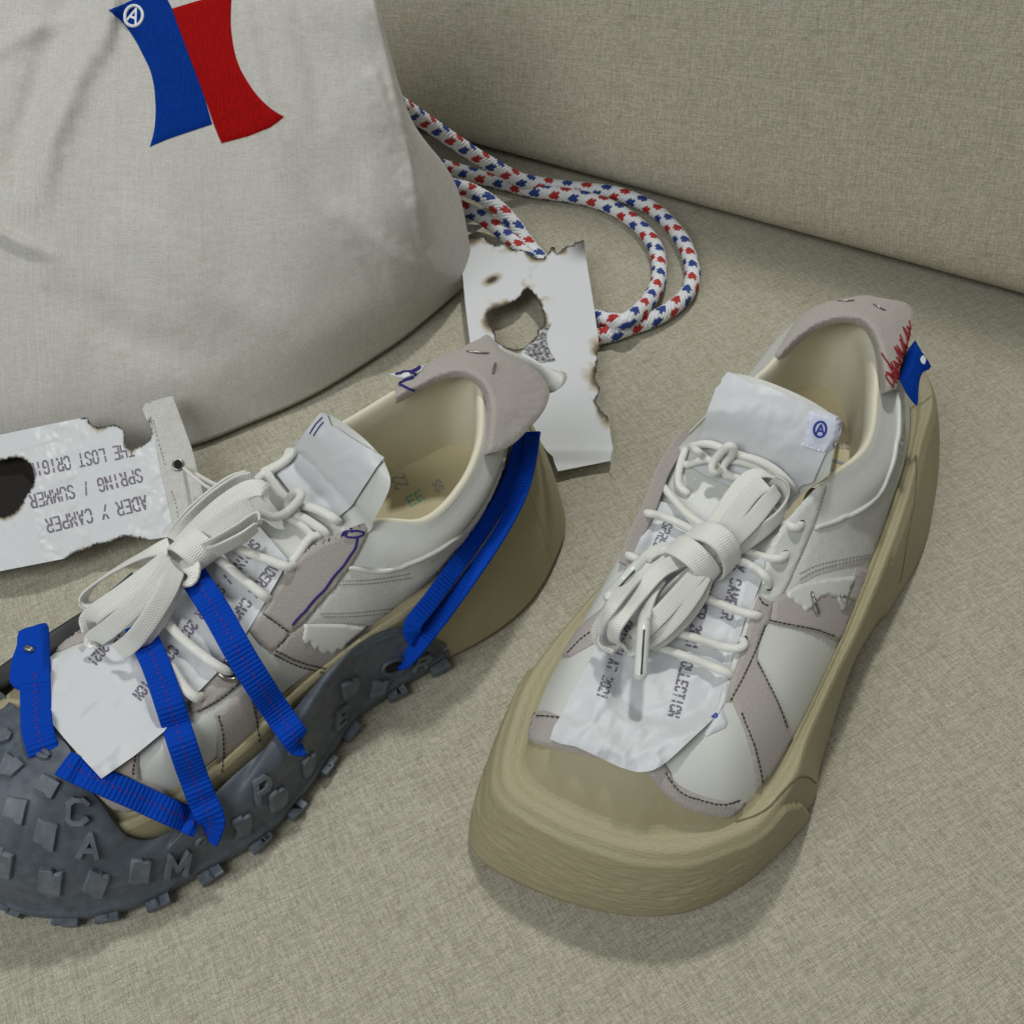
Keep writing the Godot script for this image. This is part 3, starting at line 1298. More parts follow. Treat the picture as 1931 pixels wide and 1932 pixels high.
	for a in [[1394, 1510, 1366, 1519, 1326, 1511, 1287, 1497, 1262, 1470, 1253, 1452], [1398, 1345, 1420, 1400, 1433, 1450, 1438, 1478], [1428, 1250, 1446, 1284, 1468, 1330, 1487, 1380], [1450, 1170, 1494, 1179, 1539, 1188, 1580, 1203], [1442, 1180, 1425, 1225, 1400, 1280, 1375, 1325], [1432, 1128, 1440, 1140, 1455, 1143], [1004, 1350, 1040, 1352, 1060, 1356], [1070, 1232, 1100, 1202, 1140, 1176]]:
		stitch(sg, look("F", a), 6.0, 3.0)
	obj("dark_stitching", sg, M.thread_dark, o)
	for a in [[1556, 918, 1546, 955, 1533, 992, 1515, 1035, 1497, 1077, 1474, 1124], [1509, 1093, 1540, 1076, 1590, 1062, 1640, 1052], [1507, 1083, 1540, 1067, 1590, 1055, 1642, 1046]]:
		stitch(sl, look("F", a), 4.0, 3.0, 0.00016)
	obj("pale_stitching", sl, M.thread_grey, o)

	# sheets over the tongue
	tongue_cover(o, look("F", [1374, 704, 1400, 716, 1421, 728, 1437, 727, 1470, 742, 1500, 758, 1530, 770, 1556, 780, 1578, 790, 1570, 830, 1552, 862, 1535, 905, 1515, 912, 1500, 925, 1480, 955, 1400, 930, 1330, 900, 1300, 880, 1325, 815, 1338, 768, 1354, 728]))
	var lab := patch("tongue_label", o, M.label, look("F", [1526, 776, 1579, 789, 1590, 800, 1576, 842, 1558, 856, 1510, 843, 1514, 832]), 1.4, 5.0, 0.5)
	lab.set_meta("label", "small white tongue label with a blue ringed letter A")
	ring_on(lab, "label_ring", Vector2(1546, 810), 11.5, 14.5, 0.15, 0.00045, 0.2, M.blue_ink)
	var ag := Geo.new()
	lettering(ag, "A", Vector2(1538.5, 818), Vector2(1, 0.12), 17, 22, 3.6, 0.25, false)
	obj("label_letter", ag, M.blue_ink, lab)
	var lg := Geo.new()
	stitch(lg, look("F", [1513, 838, 1535, 846, 1560, 853]), 5.0, 3.0, 0.0003)
	obj("label_stitching", lg, M.white_thread, lab)

	var pf := func(x: float, y: float, a: float, c: float) -> Dictionary:
		var front := smoothstep(1250.0, 1440.0, y)
		var q := bridged(x, y, 2.2 + 2.6 * front + crumple(x, y) * (1.3 + 0.9 * front), 14.0)
		return {"p": q, "n": Vector3(0, 0.8, 0.6)}
	var pp := cr2(look("F", [1244, 946, 1222, 985, 1204, 1022, 1175, 1090, 1145, 1160, 1119, 1232, 1086, 1292, 1060, 1345, 1037, 1394, 1084, 1408, 1128, 1428, 1168, 1447, 1199, 1456, 1215, 1456, 1233, 1452, 1259, 1436, 1306, 1392, 1356, 1344, 1368, 1312, 1371, 1285, 1380, 1242, 1396, 1199, 1403, 1173, 1426, 1120, 1441, 1060, 1400, 1010, 1320, 970]), 2, true)
	g = poly_h(pp, pf, 0.25, [], 6.0)
	var sheet_part := obj("printed_paper", g, M.paper, o, true)
	g = Geo.new()
	lettering(g, "X CAMPER", look("RB", [905, 615])[0], Vector2(-0.24, 0.97), 20, 13.5, 4.0)
	lettering(g, "/ SUMMER 2021 COLLECTION", look("RB", [740, 640])[0], Vector2(-0.245, 0.97), 20, 12.0, 4.0)
	lettering(g, "ORIGIN AT 2021", look("RB", [272, 930])[0], Vector2(-0.33, 0.945), 18, 11.2, 3.6)
	lettering(g, "SPRED", look("RB", [505, 370])[0], Vector2(-0.42, 0.9), 17, 11.0, 2.8)
	obj("print", g, M.ink, sheet_part)
	overlay("paper_tag_stub", o, M.paper, look("RB", [730, 1580, 790, 1480, 835, 1440, 862, 1525, 855, 1545, 745, 1595]), 1.2, 5.0, 0.5)
	g = Geo.new()
	sheet(g, look("RB", [772, 1485, 800, 1462, 815, 1470, 808, 1488, 790, 1494]), [], 4.0, on, 0.3, 0.0)
	obj("stub_print", g, M.blue_ink, o)

	# heel patch, tab and staples
	var hpatch := flap(o, "suede_heel_patch", M.suede, [1470, 684, 93, 1507, 647, 97, 1546, 621, 100, 1589, 609, 103, 1626, 618, 103, 1646, 651, 101, 1655, 694, 98, 1661, 743, 93],
		look("F", [1690, 734, 1698, 690, 1712, 640, 1722, 605, 1718, 585, 1708, 573, 1679, 566, 1650, 561, 1629, 558, 1579, 566, 1555, 573, 1530, 582, 1510, 598, 1497, 609, 1478, 640, 1461, 668]), 14.0)
	var htab := flap(o, "blue_heel_tab", M.blue_thread, [1692, 706, 90, 1700, 690, 92, 1712, 660, 95, 1725, 642, 97],
		look("F", [1738, 665, 1755, 692, 1741, 702, 1734, 716, 1731, 740, 1730, 761, 1725, 763, 1708, 741]), 12.0, 1.0)
	g = Geo.new()
	sheet(g, cr2(look("F", [1740, 671, 1745, 678, 1742, 687, 1737, 684, 1735, 677]), 3, true), [], 3.0, on, 0.3, 0.0)
	obj("tab_badge", g, M.white_thread, htab)
	g = Geo.new()
	var rng := RandomNumberGenerator.new()
	rng.seed = 5
	var teeth := []
	for i in 15:
		var t := i / 14.0
		var root := Vector2(1717, 640).lerp(Vector2(1690, 722), t)
		teeth.append_array([root.x + rng.randf_range(-2, 2), root.y, root.x - rng.randf_range(4, 14) - 8.0 * t, root.y - rng.randf_range(14, 34) + 8.0 * t])
	for a in [teeth, [1663, 667, 1668, 676, 1677, 690, 1681, 697, 1674, 688, 1688, 712, 1684, 704, 1670, 708, 1676, 720, 1683, 730, 1684, 718, 1688, 705, 1694, 716], [1714, 606, 1716, 622, 1709, 616, 1717, 634, 1705, 624, 1714, 648]]:
		var zp := PackedVector3Array()
		for q in even2(look("F", a), 3.0):
			var h := on(q.x, q.y, 1650, 690)
			zp.append(h.p + h.n * 0.0003)
		tube(g, zp, 0.00034, 6)
	obj("red_scribble_stitching", g, M.thread_red, hpatch)
	staple(hpatch, Vector2(1579, 568), Vector2(1611, 567), 0.2, 0.0004)
	staple(hpatch, Vector2(1646, 574), Vector2(1670, 586), 0.2, 0.0004)
	staple(o, Vector2(1530, 1117), Vector2(1545, 1156), 1.0)
	staple(o, Vector2(1585, 1124), Vector2(1611, 1131), 1.0)

	# insole print
	only = 3
	g = Geo.new()
	lettering(g, "ACT", Vector2(1617, 838), Vector2(-0.97, -0.12), 11, 13, 2.4, 0.2)
	for a in [[1566, 868, 1598, 877], [1598, 877, 1590, 893], [1590, 893, 1568, 890], [1568, 890, 1566, 868]]:
		flat_bar(g, Vector2(a[0], a[1]), Vector2(a[2], a[3]), 5.0, 0.2)
	only = -1
	obj("insole_print", g, M.silver_print, o)

	var seam := Geo.new()
	tube(seam, smooth3(laid(cr2(look("F", [1388, 1550, 1420, 1541, 1450, 1523, 1476, 1494, 1498, 1471, 1514, 1465, 1529, 1469, 1538, 1478]), 5), -0.1), 2), 0.0005, 6)
	obj("bumper_seam", seam, M.seam, o)
	seam = Geo.new()
	tube(seam, smooth3(laid(cr2(look("F", [1697, 1098, 1703, 1065, 1711, 1012, 1721, 960, 1727, 905, 1727, 860]), 5), -0.15), 2), 0.0005, 6)
	obj("heel_seam", seam, M.seam, o)

	# laces
	var lc := part(o, "laces")
	for a in [
		["RB", [380, 1060, 3, 500, 1095, 3.2, 600, 1130, 3.4, 760, 1190, 3, 850, 1225, 2.2, 878, 1242, 0.8, 884, 1252, -1]],
		["RB", [480, 985, 3, 560, 1000, 3.4, 700, 1040, 3.6, 830, 1082, 3.2, 930, 1095, 2.4, 965, 1075, 1.4, 952, 1050, 0]],
		["RB", [600, 760, 3, 700, 790, 3.2, 850, 850, 3.2, 960, 890, 2.4, 1030, 904, 1.4, 1045, 908, -1]],
		["RB", [840, 540, 3, 910, 580, 3.6, 1000, 622, 3.2, 1070, 670, 2.6, 1105, 720, 1.4, 1090, 745, -1]],
		["RB", [880, 500, 3, 960, 530, 3.6, 1060, 568, 3.0, 1150, 582, 2.4, 1192, 572, 1.0, 1197, 556, -1]],
		["RB", [1090, 335, 5, 1170, 365, 3.4, 1240, 402, 2.2, 1272, 402, 1.0, 1284, 384, -1]],
		["RB", [462, 122, 0, 490, 160, 2.6, 560, 245, 3.6, 630, 320, 4, 720, 385, 3.5]],
		["RB", [388, 326, 0, 420, 322, 2.6, 500, 342, 3.6, 580, 375, 4, 680, 425, 3.5]],
		["RB", [278, 560, 0, 320, 568, 2.2, 380, 600, 3.2, 460, 640, 3]],
		["RA", [372, 888, 0, 400, 880, 2.4, 470, 912, 3.4, 540, 965, 3.8, 610, 1010, 3.6]],
		["RA", [470, 905, 1.8, 560, 890, 2.4, 640, 915, 3, 740, 955, 3, 860, 990, 3, 960, 1050, 3, 1040, 1130, 1.5, 1060, 1160, -1]],
		["RA", [440, 1010, 1.8, 520, 985, 2.6, 600, 975, 3, 700, 985, 3, 800, 1010, 3, 900, 1060, 3, 980, 1120, 3]],
		["RA", [740, 1090, 2, 690, 1075, 3, 640, 1040, 4, 600, 1060, 5.5, 575, 1050, 6.5, 590, 1000, 7.5, 640, 935, 8, 685, 895, 8, 710, 920, 7, 690, 970, 5.5, 650, 1010, 4, 650, 1060, 3, 710, 1085, 2]],
		["RA", [430, 930, 1, 405, 1000, 1.8, 390, 1080, 2, 400, 1140, 1.5, 440, 1170, 1]],
	]:
		lace(lc, "lace", a[0], a[1], 0.00165, M.lace)
	ribbon(o, "suede_eyestay_edge", "P", [1296, 818, 0.8, -20, 1280, 838, 1.4, -20, 1262, 866, 1.4, -20, 1246, 896, 1.4, -20, 1231, 938, 1.4, -20, 1217, 972, 1.4, -20, 1202, 1002, 1.4, -20, 1190, 1030, 1.4, -20, 1180, 1066, 0.8, -20], 0.0030, 0.0007, M.suede)
	# eyelet holes
	for c in [[1451, 1107], [1480, 1046], [1511, 989], [1404, 1208], [1429, 1161], [1376, 1274]]:
		g = Geo.new()
		var hp := PackedVector2Array()
		for i in 12:
			hp.append(Vector2(c[0], c[1]) + Vector2(cos(TAU * i / 12.0) * 5.5, sin(TAU * i / 12.0) * 8.5).rotated(0.35))
		sheet(g, hp, [], 4.0, on, 0.25, 0.0)
		obj("eyelet_hole", g, M.gap, o)
	# the bow: flat waxed lace
	var W := 0.0033
	for a in [
		[690, 560, 8, 0, 760, 440, 10, -20, 860, 270, 10, -25, 960, 140, 10, -25, 1040, 95, 9, -35, 1110, 110, 8, -70, 1180, 160, 8, -100],
		[740, 560, 10, 10, 830, 440, 13, 15, 930, 300, 14, 15, 1010, 200, 13, 10, 1080, 150, 12, 0],
		[760, 600, 9, 10, 900, 470, 12, 20, 1010, 360, 13, 20, 1100, 250, 12, 30, 1150, 190, 11, 50],
		[780, 600, 8, 30, 900, 530, 9, 40, 1040, 440, 9, 45, 1150, 350, 9, 65, 1200, 250, 9, 90, 1185, 170, 10, 110, 1120, 130, 11, 110],
		[560, 545, 9, 0, 450, 590, 13, 25, 330, 700, 15, 35, 215, 840, 15, 40, 140, 950, 14, 45, 118, 1020, 12, 60, 150, 1078, 9, 100, 235, 1100, 8, 140],
		[600, 590, 11, 0, 480, 650, 17, 10, 370, 770, 18, 15, 275, 890, 17, 20, 222, 975, 15, 35, 222, 1045, 12, 80, 275, 1085, 9, 120],
		[690, 650, 8, -40, 560, 740, 9, -60, 450, 860, 9, -70, 350, 980, 9, -75, 290, 1060, 8, -80],
		[700, 660, 12, -10, 610, 760, 16, -15, 500, 880, 16, -15, 400, 980, 14, -15, 330, 1040, 11, -10],
		[730, 670, 10, -15, 670, 780, 13, -20, 580, 900, 13, -20, 480, 1000, 12, -20, 380, 1065, 9, -15, 290, 1095, 8, 0],
		[745, 690, 8, -40, 705, 810, 9, -50, 620, 930, 9, -55, 520, 1020, 8, -50, 430, 1070, 6, -40],
	]:
		ribbon(lc, "bow_loop", "RB", a, W, 0.0006, M.flat_lace)
	wrap_round(lc, "bow_knot", "RB", [552, 495], [768, 705], [600, 660, 720, 545], 9.0, 8.5, 0.0048, M.flat_lace)
	wrap_round(lc, "bow_knot", "RB", [655, 425], [875, 645], [710, 590, 820, 480], 9.0, 10.5, 0.0050, M.flat_lace)
	ribbon(lc, "lace_end", "RB", [480, 700, 14, 0, 440, 760, 16, 10, 408, 850, 17, 30, 392, 930, 17, 40], 0.0026, 0.0008, M.flat_lace)
	lace(lc, "aglet", "RB", [393, 900, 16, 385, 1000, 17, 376, 1120, 17, 368, 1245, 16], 0.0025, M.plastic)
	lace(lc, "aglet_seam", "RB", [390, 990, 19.7, 382, 1110, 19.7, 374, 1240, 18.7], 0.00035, M.thread_dark)
	ribbon(lc, "lace_end", "RB", [520, 520, 9, 0, 450, 545, 11, 20, 400, 580, 11, 30], 0.0026, 0.0008, M.flat_lace)
	lace(lc, "aglet", "RB", [405, 570, 10, 330, 645, 11, 260, 720, 10, 190, 800, 9], 0.0023, M.plastic)
	lace(lc, "aglet_seam", "RB", [345, 640, 13.5, 270, 720, 12.5, 200, 795, 11.5], 0.00035, M.thread_dark)


func tongue_cover(o: Node3D, poly: PackedVector2Array) -> void:
	only = 4
	var f := func(x: float, y: float, a: float, c: float) -> Dictionary:
		var h := on(x, y, a, c)
		return {"p": h.p + h.n * 0.001 * (0.9 + 0.45 * crumple(x * 1.3, y * 1.3)), "n": h.n}
	var g := poly_h(poly, f, 0.5, [], 6.0)
	only = -1
	obj("tongue_cover", g, M.foil_paper, o, true)


func crumple(x: float, y: float) -> float:          # soft facets with sharp folds between them
	var a := absf(bump.get_noise_2d(x * 0.26 + 200.0, y * 0.26))
	var b := absf(bump.get_noise_2d(x * 0.5 + 0.3 * y, y * 0.4 + 700.0))
	return 1.9 * (0.25 - a) + 1.2 * (0.2 - b)


func left_shoe() -> void:
	var a0 := deg_to_rad(41.0)
	axs = Vector3(cos(a0), 0, -sin(a0))
	prp = Vector3(-axs.z, 0, axs.x)
	org = at(-40, 1640, 0) - axs * 0.014 - prp * 0.002
	var o := thing("sneaker", "cream sneaker strapped into the dark grey studded rubber outsole", "sneaker", org, "pair of sneakers")
	casts = []
	shoe_body(o,
		[14, -12, 20, 8, 32, 28, 47, 42, 70, 51, 95, 53, 122, 49, 145, 42, 170, 39, 200, 42, 230, 46, 255, 44, 280, 34, 303, 18, 314, -5, 308, -32, 285, -48, 240, -52, 195, -48, 150, -46, 110, -44, 75, -42, 44, -37, 24, -27],
		[18, -12, 37, 24, 7, 37, 33, 26, 37, 47, 39, 38, 68, 48, 40, 92, 50, 41, 120, 46, 42, 140, 41, 43, 168, 39, 45, 195, 40, 47, 220, 39, 50, 246, 34, 54, 270, 24, 58, 290, 8, 60, 298, -10, 60, 292, -30, 58, 272, -44, 54, 235, -48, 48, 190, -46, 45, 148, -44, 43, 108, -42, 42, 75, -39, 41, 46, -34, 39, 26, -27, 37],
		[24, -12, 39, 29, 6, 39, 37, 23, 39, 50, 35, 40, 70, 44, 41, 90, 47, 42, 116, 44, 43, 138, 39, 44, 165, 38, 45, 190, 36, 47, 212, 35, 50, 236, 29, 54, 260, 18, 58, 278, 6, 62, 284, -10, 62, 278, -28, 60, 260, -40, 54, 225, -44, 48, 182, -44, 45, 140, -42, 43, 105, -36, 43, 75, -32, 42, 48, -28, 40, 32, -24, 39],
		[62, 2, 60, 62, 10, 60, 63, 16, 60, 67, 21, 60, 76, 26, 60, 92, 31, 61, 108, 32, 64, 130, 27, 70, 160, 15, 78, 193, 23, 84, 209, 38, 87, 230, 35, 90, 248, 25, 94, 262, 10, 98, 273, -6, 100, 268, -20, 99, 250, -24, 96, 222, -26, 92, 190, -28, 88, 150, -26, 80, 118, -18, 71, 92, -13, 65, 76, -9, 62, 66, -5, 60],
		Vector2(0, 24), Vector2(8.7, 16.0), Vector2(9, 17.8), 0.0, 0.15,
		look("F", [-200, 1220, 10, 1262, 40, 1290, 62, 1360, 85, 1425, 110, 1420, 170, 1455, 172, 1485, 188, 1498, 210, 1518, 258, 1531, 300, 1546, 345, 1549, 366, 1534, 384, 1560, 345, 1640, 200, 1700, -200, 1700]))
	var tl := lookh("LA", [960, 190, 113, 830, 370, 103, 740, 440, 94])
	tl.append_array([loc(192, -30, 86), loc(170, -30, 81), loc(150, -29, 77), loc(130, -26, 73), loc(112, -19, 69), loc(92, -15, 64), loc(76, -11, 60), loc(66, -8, 58), loc(58, 2, 56)])
	var tr := lookh("LA", [1470, 570, 110, 1525, 780, 105, 1400, 1050, 92])
	tr.append_array([loc(190, 24, 82), loc(175, 17, 78), loc(160, 16, 75), loc(145, 22, 71), loc(130, 28, 67), loc(108, 33, 61), loc(92, 32, 58), loc(70, 24, 57), loc(58, 12, 55)])
	var g := Geo.new()
	g.rows(slung(tl, tr, 4.0), false, true)
	obj("tongue", g, M.leather, o, true)

	overlay("suede_toe_guard", o, M.suede, look("F", [172, 1491, 188, 1504, 210, 1525, 258, 1537, 300, 1553, 345, 1557, 372, 1535, 362, 1520, 330, 1500, 290, 1480, 265, 1470, 262, 1440, 266, 1410, 235, 1420, 200, 1430, 150, 1440]), 1.3)
	overlay("suede_eyestay", o, M.suede, look("F", [663, 984, 699, 991, 692, 1012, 675, 1047, 652, 1082, 628, 1114, 603, 1140, 572, 1176, 548, 1194, 520, 1174, 495, 1157, 503, 1140, 522, 1110, 543, 1079, 572, 1045, 603, 1014, 630, 1000]), 1.5)
	overlay("suede_patch", o, M.suede, look("F", [470, 1190, 482, 1170, 497, 1158, 548, 1194, 530, 1214, 513, 1231, 490, 1215]), 1.1)
	overlay("suede_side_panel", o, M.suede, look("F", [513, 1232, 545, 1195, 570, 1178, 640, 1176, 703, 1179, 698, 1205, 676, 1226, 640, 1253, 616, 1271, 560, 1252]), 1.0)
	overlay("quarter_panel", o, M.textile, cr2(look("F", [663, 1072, 695, 1077, 725, 1076, 770, 1064, 812, 1046, 845, 1025, 874, 1000, 902, 965, 924, 932, 938, 900, 946, 872, 958, 878, 950, 925, 930, 960, 874, 1036, 810, 1104, 744, 1147, 703, 1175, 640, 1174, 578, 1175, 605, 1137, 640, 1095]), 2, true), 0.8, 7.0)
	overlay("torn_leather_piece", o, M.leather, look("F", [572, 1177, 640, 1176, 694, 1180, 672, 1198, 653, 1214, 644, 1226, 636, 1224, 629, 1234, 617, 1230, 605, 1233, 596, 1222, 590, 1226, 581, 1213, 572, 1216, 566, 1205]), 1.6, 4.0, 0.6)
	overlay("suede_lower_eyestay", o, M.suede, look("F", [355, 1330, 380, 1312, 409, 1274, 432, 1245, 447, 1252, 463, 1274, 448, 1294, 412, 1322, 375, 1346, 358, 1345]), 1.6)
	overlay("suede_band", o, M.suede, look("F", [404, 1346, 418, 1338, 445, 1312, 468, 1287, 477, 1300, 486, 1353, 492, 1400, 462, 1425, 430, 1452, 406, 1470, 409, 1413, 411, 1371]), 1.3)
	overlay("suede_side_strip", o, M.suede, look("LB", [440, 900, 480, 850, 560, 790, 690, 690, 740, 640, 800, 700, 760, 800, 600, 850, 490, 900]), 1.1)
	var pg := Geo.new()
	tube(pg, smooth3(laid(cr2(look("F", [661, 1071, 695, 1077, 725, 1077, 770, 1065, 812, 1047, 845, 1026, 874, 1002, 902, 967, 924, 934, 938, 902, 947, 866]), 5), 0.5), 2), 0.0011, 8)
	obj("piping", pg, M.leather, o)
	g = Geo.new()
	for a in [[412, 1350, 420, 1383, 422, 1428, 418, 1462], [468, 1290, 480, 1340, 486, 1368, 489, 1400], [459, 1280, 430, 1308, 400, 1328, 368, 1344], [497, 1159, 520, 1176, 548, 1196], [545, 1198, 520, 1224], [518, 1236, 560, 1256, 612, 1270], [520, 1228, 565, 1249, 616, 1262], [251, 1462, 252, 1445, 258, 1420]]:
		stitch(g, look("F", a), 6.0, 3.0)
	obj("dark_stitching", g, M.thread_dark, o)
	g = Geo.new()
	for a in [[645, 1096, 700, 1094, 777, 1082], [640, 1103, 700, 1101, 775, 1090], [605, 1158, 670, 1156, 742, 1148], [610, 1164, 670, 1163, 735, 1156]]:
		stitch(g, look("F", a), 4.0, 3.0, 0.00016)
	obj("pale_stitching", g, M.thread_grey, o)
	g = Geo.new()
	for a in [["LA", [1130, 1195, 1165, 1160, 1310, 1165, 1260, 1205, 1160, 1200, 1170, 1165]], ["LA", [1255, 1210, 1240, 1290, 1190, 1365, 1140, 1440, 1060, 1530, 990, 1630, 900, 1720, 820, 1820, 800, 1835, 760, 1880, 728, 1920]]]:
		var zp := laid(cr2(look(a[0], a[1]), 4), 0.3, 3.0)
		tube(g, smooth3(zp, 1), 0.00045, 6)
	obj("navy_stitching", g, M.thread_navy, o)
	g = Geo.new()
	tube(g, laid(look("F", [652, 1217, 670, 1203, 691, 1183]), 0.4), 0.0003, 6)
	obj("loose_thread", g, M.thread_dark, o)

	tongue_cover(o, look("F", [575, 822, 600, 792, 612, 777, 622, 784, 628, 804, 640, 808, 656, 820, 690, 842, 723, 866, 700, 903, 684, 928, 664, 958, 632, 985, 600, 975, 560, 945, 525, 900, 545, 860]))
	g = Geo.new()
	for a in [[585, 818, 596, 800, 608, 788], [592, 822, 602, 806, 610, 797], [588, 812, 594, 804]]:
		tube(g, laid(look("F", a), 0.1, 3.0), 0.0003, 6)
	obj("tongue_stitching", g, M.thread_navy, o)
	var pf := func(x: float, y: float, a: float, c: float) -> Dictionary:
		var front := smoothstep(1200.0, 1400.0, y - 0.25 * x + 60.0)
		var q := bridged(x, y, 2.0 + 1.6 * front + crumple(x + 500.0, y) * 1.3, 14.0)
		return {"p": q, "n": Vector3(0, 0.8, 0.6)}
	g = poly_h(look("F", [173, 1208, 130, 1232, 100, 1244, 96, 1300, 97, 1362, 130, 1402, 192, 1469, 255, 1425, 310, 1380, 342, 1332, 377, 1303, 407, 1272, 437, 1235, 474, 1181, 495, 1145, 531, 1082, 543, 1056, 490, 994, 450, 1010, 380, 1060, 300, 1130, 220, 1190]), pf, 0.25)
	var sheet_part := obj("printed_paper", g, M.paper, o, true)
	g = Geo.new()
	var dd := Vector2(-0.61, 0.79)
	lettering(g, "SPRING / SUMMER 2021 COLLECTION", Vector2(476, 1018), dd, 19, 12.0, 3.8)
	lettering(g, "ADER X CAMPER", Vector2(511, 1062), dd, 19, 12.0, 3.8)
	lettering(g, "AT 2021", Vector2(214, 1186), Vector2(-0.62, 0.78), 18, 11.5, 3.6)
	obj("print", g, M.ink, sheet_part)

	var hpatch := flap(o, "suede_heel_patch", M.suede, [747, 762, 95, 799, 735, 98, 842, 716, 101, 874, 713, 102, 900, 727, 102, 915, 755, 100, 917, 791, 97, 908, 859, 90],
		look("F", [949, 850, 975, 832, 999, 807, 1016, 788, 1028, 770, 1035, 750, 1035, 734, 1022, 710, 1005, 695, 982, 682, 960, 670, 945, 660, 934, 645, 919, 632, 902, 641, 883, 650, 868, 660, 842, 669, 795, 693, 767, 708, 748, 730]), 12.0)
	g = poly_h(cr2(look("F", [934, 655, 960, 664, 990, 676, 1020, 690, 1045, 700, 1066, 705, 1068, 716, 1056, 732, 1038, 741, 1025, 736, 1010, 710, 980, 690]), 3, true), func(x: float, y: float, _a: float, _b: float) -> Dictionary: return {"p": at(x, y, 86.0 + 3.0 * sin((x - y) * 0.06)), "n": Vector3.UP}, 2.0, [], 5.0, 3.0)
	obj("white_heel_tab", g, M.leather, o)
	g = poly_h(look("F", [734, 706, 752, 705, 768, 702, 782, 695, 800, 690, 796, 700, 780, 708, 762, 714, 748, 712]), func(x: float, y: float, _a: float, _b: float) -> Dictionary: return {"p": at(x, y, 101.0), "n": Vector3.UP}, 1.2, [], 5.0, 1.0)
	obj("white_collar_tab", g, M.leather, o, true)
	g = Geo.new()
	var zp2 := PackedVector3Array()
	for q in even2(cr2(look("LF", [60, 465, 130, 445, 200, 435, 265, 400, 240, 425, 185, 450, 230, 465, 135, 510, 215, 500, 140, 522, 92, 550, 130, 572, 170, 592, 215, 600]), 5), 3.0):
		var h := on(q.x, q.y, 800, 715)
		zp2.append(h.p + h.n * 0.0004)
	tube(g, zp2, 0.0005, 6)
	obj("navy_scribble_stitching", g, M.thread_navy, o)
	staple(hpatch, Vector2(880, 663), Vector2(922, 667), 0.3, 0.0005)
	staple(hpatch, Vector2(934, 686), Vector2(929, 705))

	only = 3
	g = Geo.new()
	lettering(g, "22", Vector2(770, 915), Vector2(-0.4, -0.9), 24, 14, 3.0, 0.2)
	obj("insole_print", g, M.silver_print, o)
	g = Geo.new()
	lettering(g, "EE", Vector2(776, 955), Vector2(0.85, -0.5), 18, 17, 3.6, 0.2)
	obj("insole_print", g, M.holo_print, o)
	g = Geo.new()
	lettering(g, "SS", Vector2(838, 922), Vector2(-0.5, -0.85), 15, 12, 2.6, 0.2)
	only = -1
	obj("insole_print", g, M.silver_print, o)

	var lc := part(o, "laces")
	for a in [
		["LA", [430, 690, 3, 450, 665, 4, 520, 680, 4, 580, 780, 4, 650, 870, 4, 720, 920, 4, 740, 1010, 3, 830, 1055, 3, 940, 1125, 2.4, 1010, 1175, 1.2, 1025, 1190, -1]],
		["LA", [480, 1010, 4, 560, 1045, 5, 640, 1030, 6, 700, 990, 7, 760, 930, 8, 805, 870, 8, 790, 830, 8, 745, 845, 7, 700, 900, 5.5, 690, 960, 4]],
		["LA", [800, 945, 3, 900, 970, 3, 1010, 1020, 2.6, 1080, 1065, 1.6, 1105, 1085, -1]],
		["LA", [700, 490, 1, 620, 500, 2.5, 540, 520, 3, 460, 580, 3, 400, 660, 3.5, 330, 720, 4]],
		["LA", [700, 510, 0, 640, 540, 2, 560, 560, 2.4, 490, 600, 3, 450, 660, 3]],
		["LA", [180, 1250, 4, 330, 1315, 4, 450, 1362, 3.6, 600, 1420, 3, 690, 1450, 2, 735, 1440, -0.5]],
		["LA", [40, 1325, 4, 180, 1430, 4, 300, 1530, 3.6, 420, 1625, 3, 500, 1690, 2, 525, 1705, -0.5]],
		["LA", [690, 1040, 2, 760, 1080, 2, 830, 1130, 2, 880, 1180, 1]],
		["LA", [940, 1190, 1, 890, 1200, 2, 830, 1260, 2.4, 780, 1340, 2.4, 730, 1400, 1.6]],
		["LB", [1300, 575, 4, 1340, 620, 4, 1400, 705, 4, 1500, 805, 3.6, 1620, 905, 3.2, 1750, 1000, 2.8, 1840, 1050, 1.8, 1880, 1060, -1]],
		["LB", [1400, 1030, 3, 1450, 1110, 3, 1500, 1185, 3, 1560, 1250, 2.6, 1610, 1280, 2, 1632, 1258, 0]],
	]:
		lace(lc, "lace", a[0], a[1], 0.0018, M.lace)
	ring_on(o, "eyelet", Vector2(434, 1266), 18, 17, 0.3, 0.0011, 1.0, M.steel)
	g = Geo.new()
	var hp := PackedVector2Array()
	for i in 14:
		hp.append(Vector2(434, 1266) + Vector2(cos(TAU * i / 14.0), sin(TAU * i / 14.0)) * 14.0)
	sheet(g, hp, [], 5.0, on, 0.3, 0.0)
	obj("eyelet_hole", g, M.gap, o)
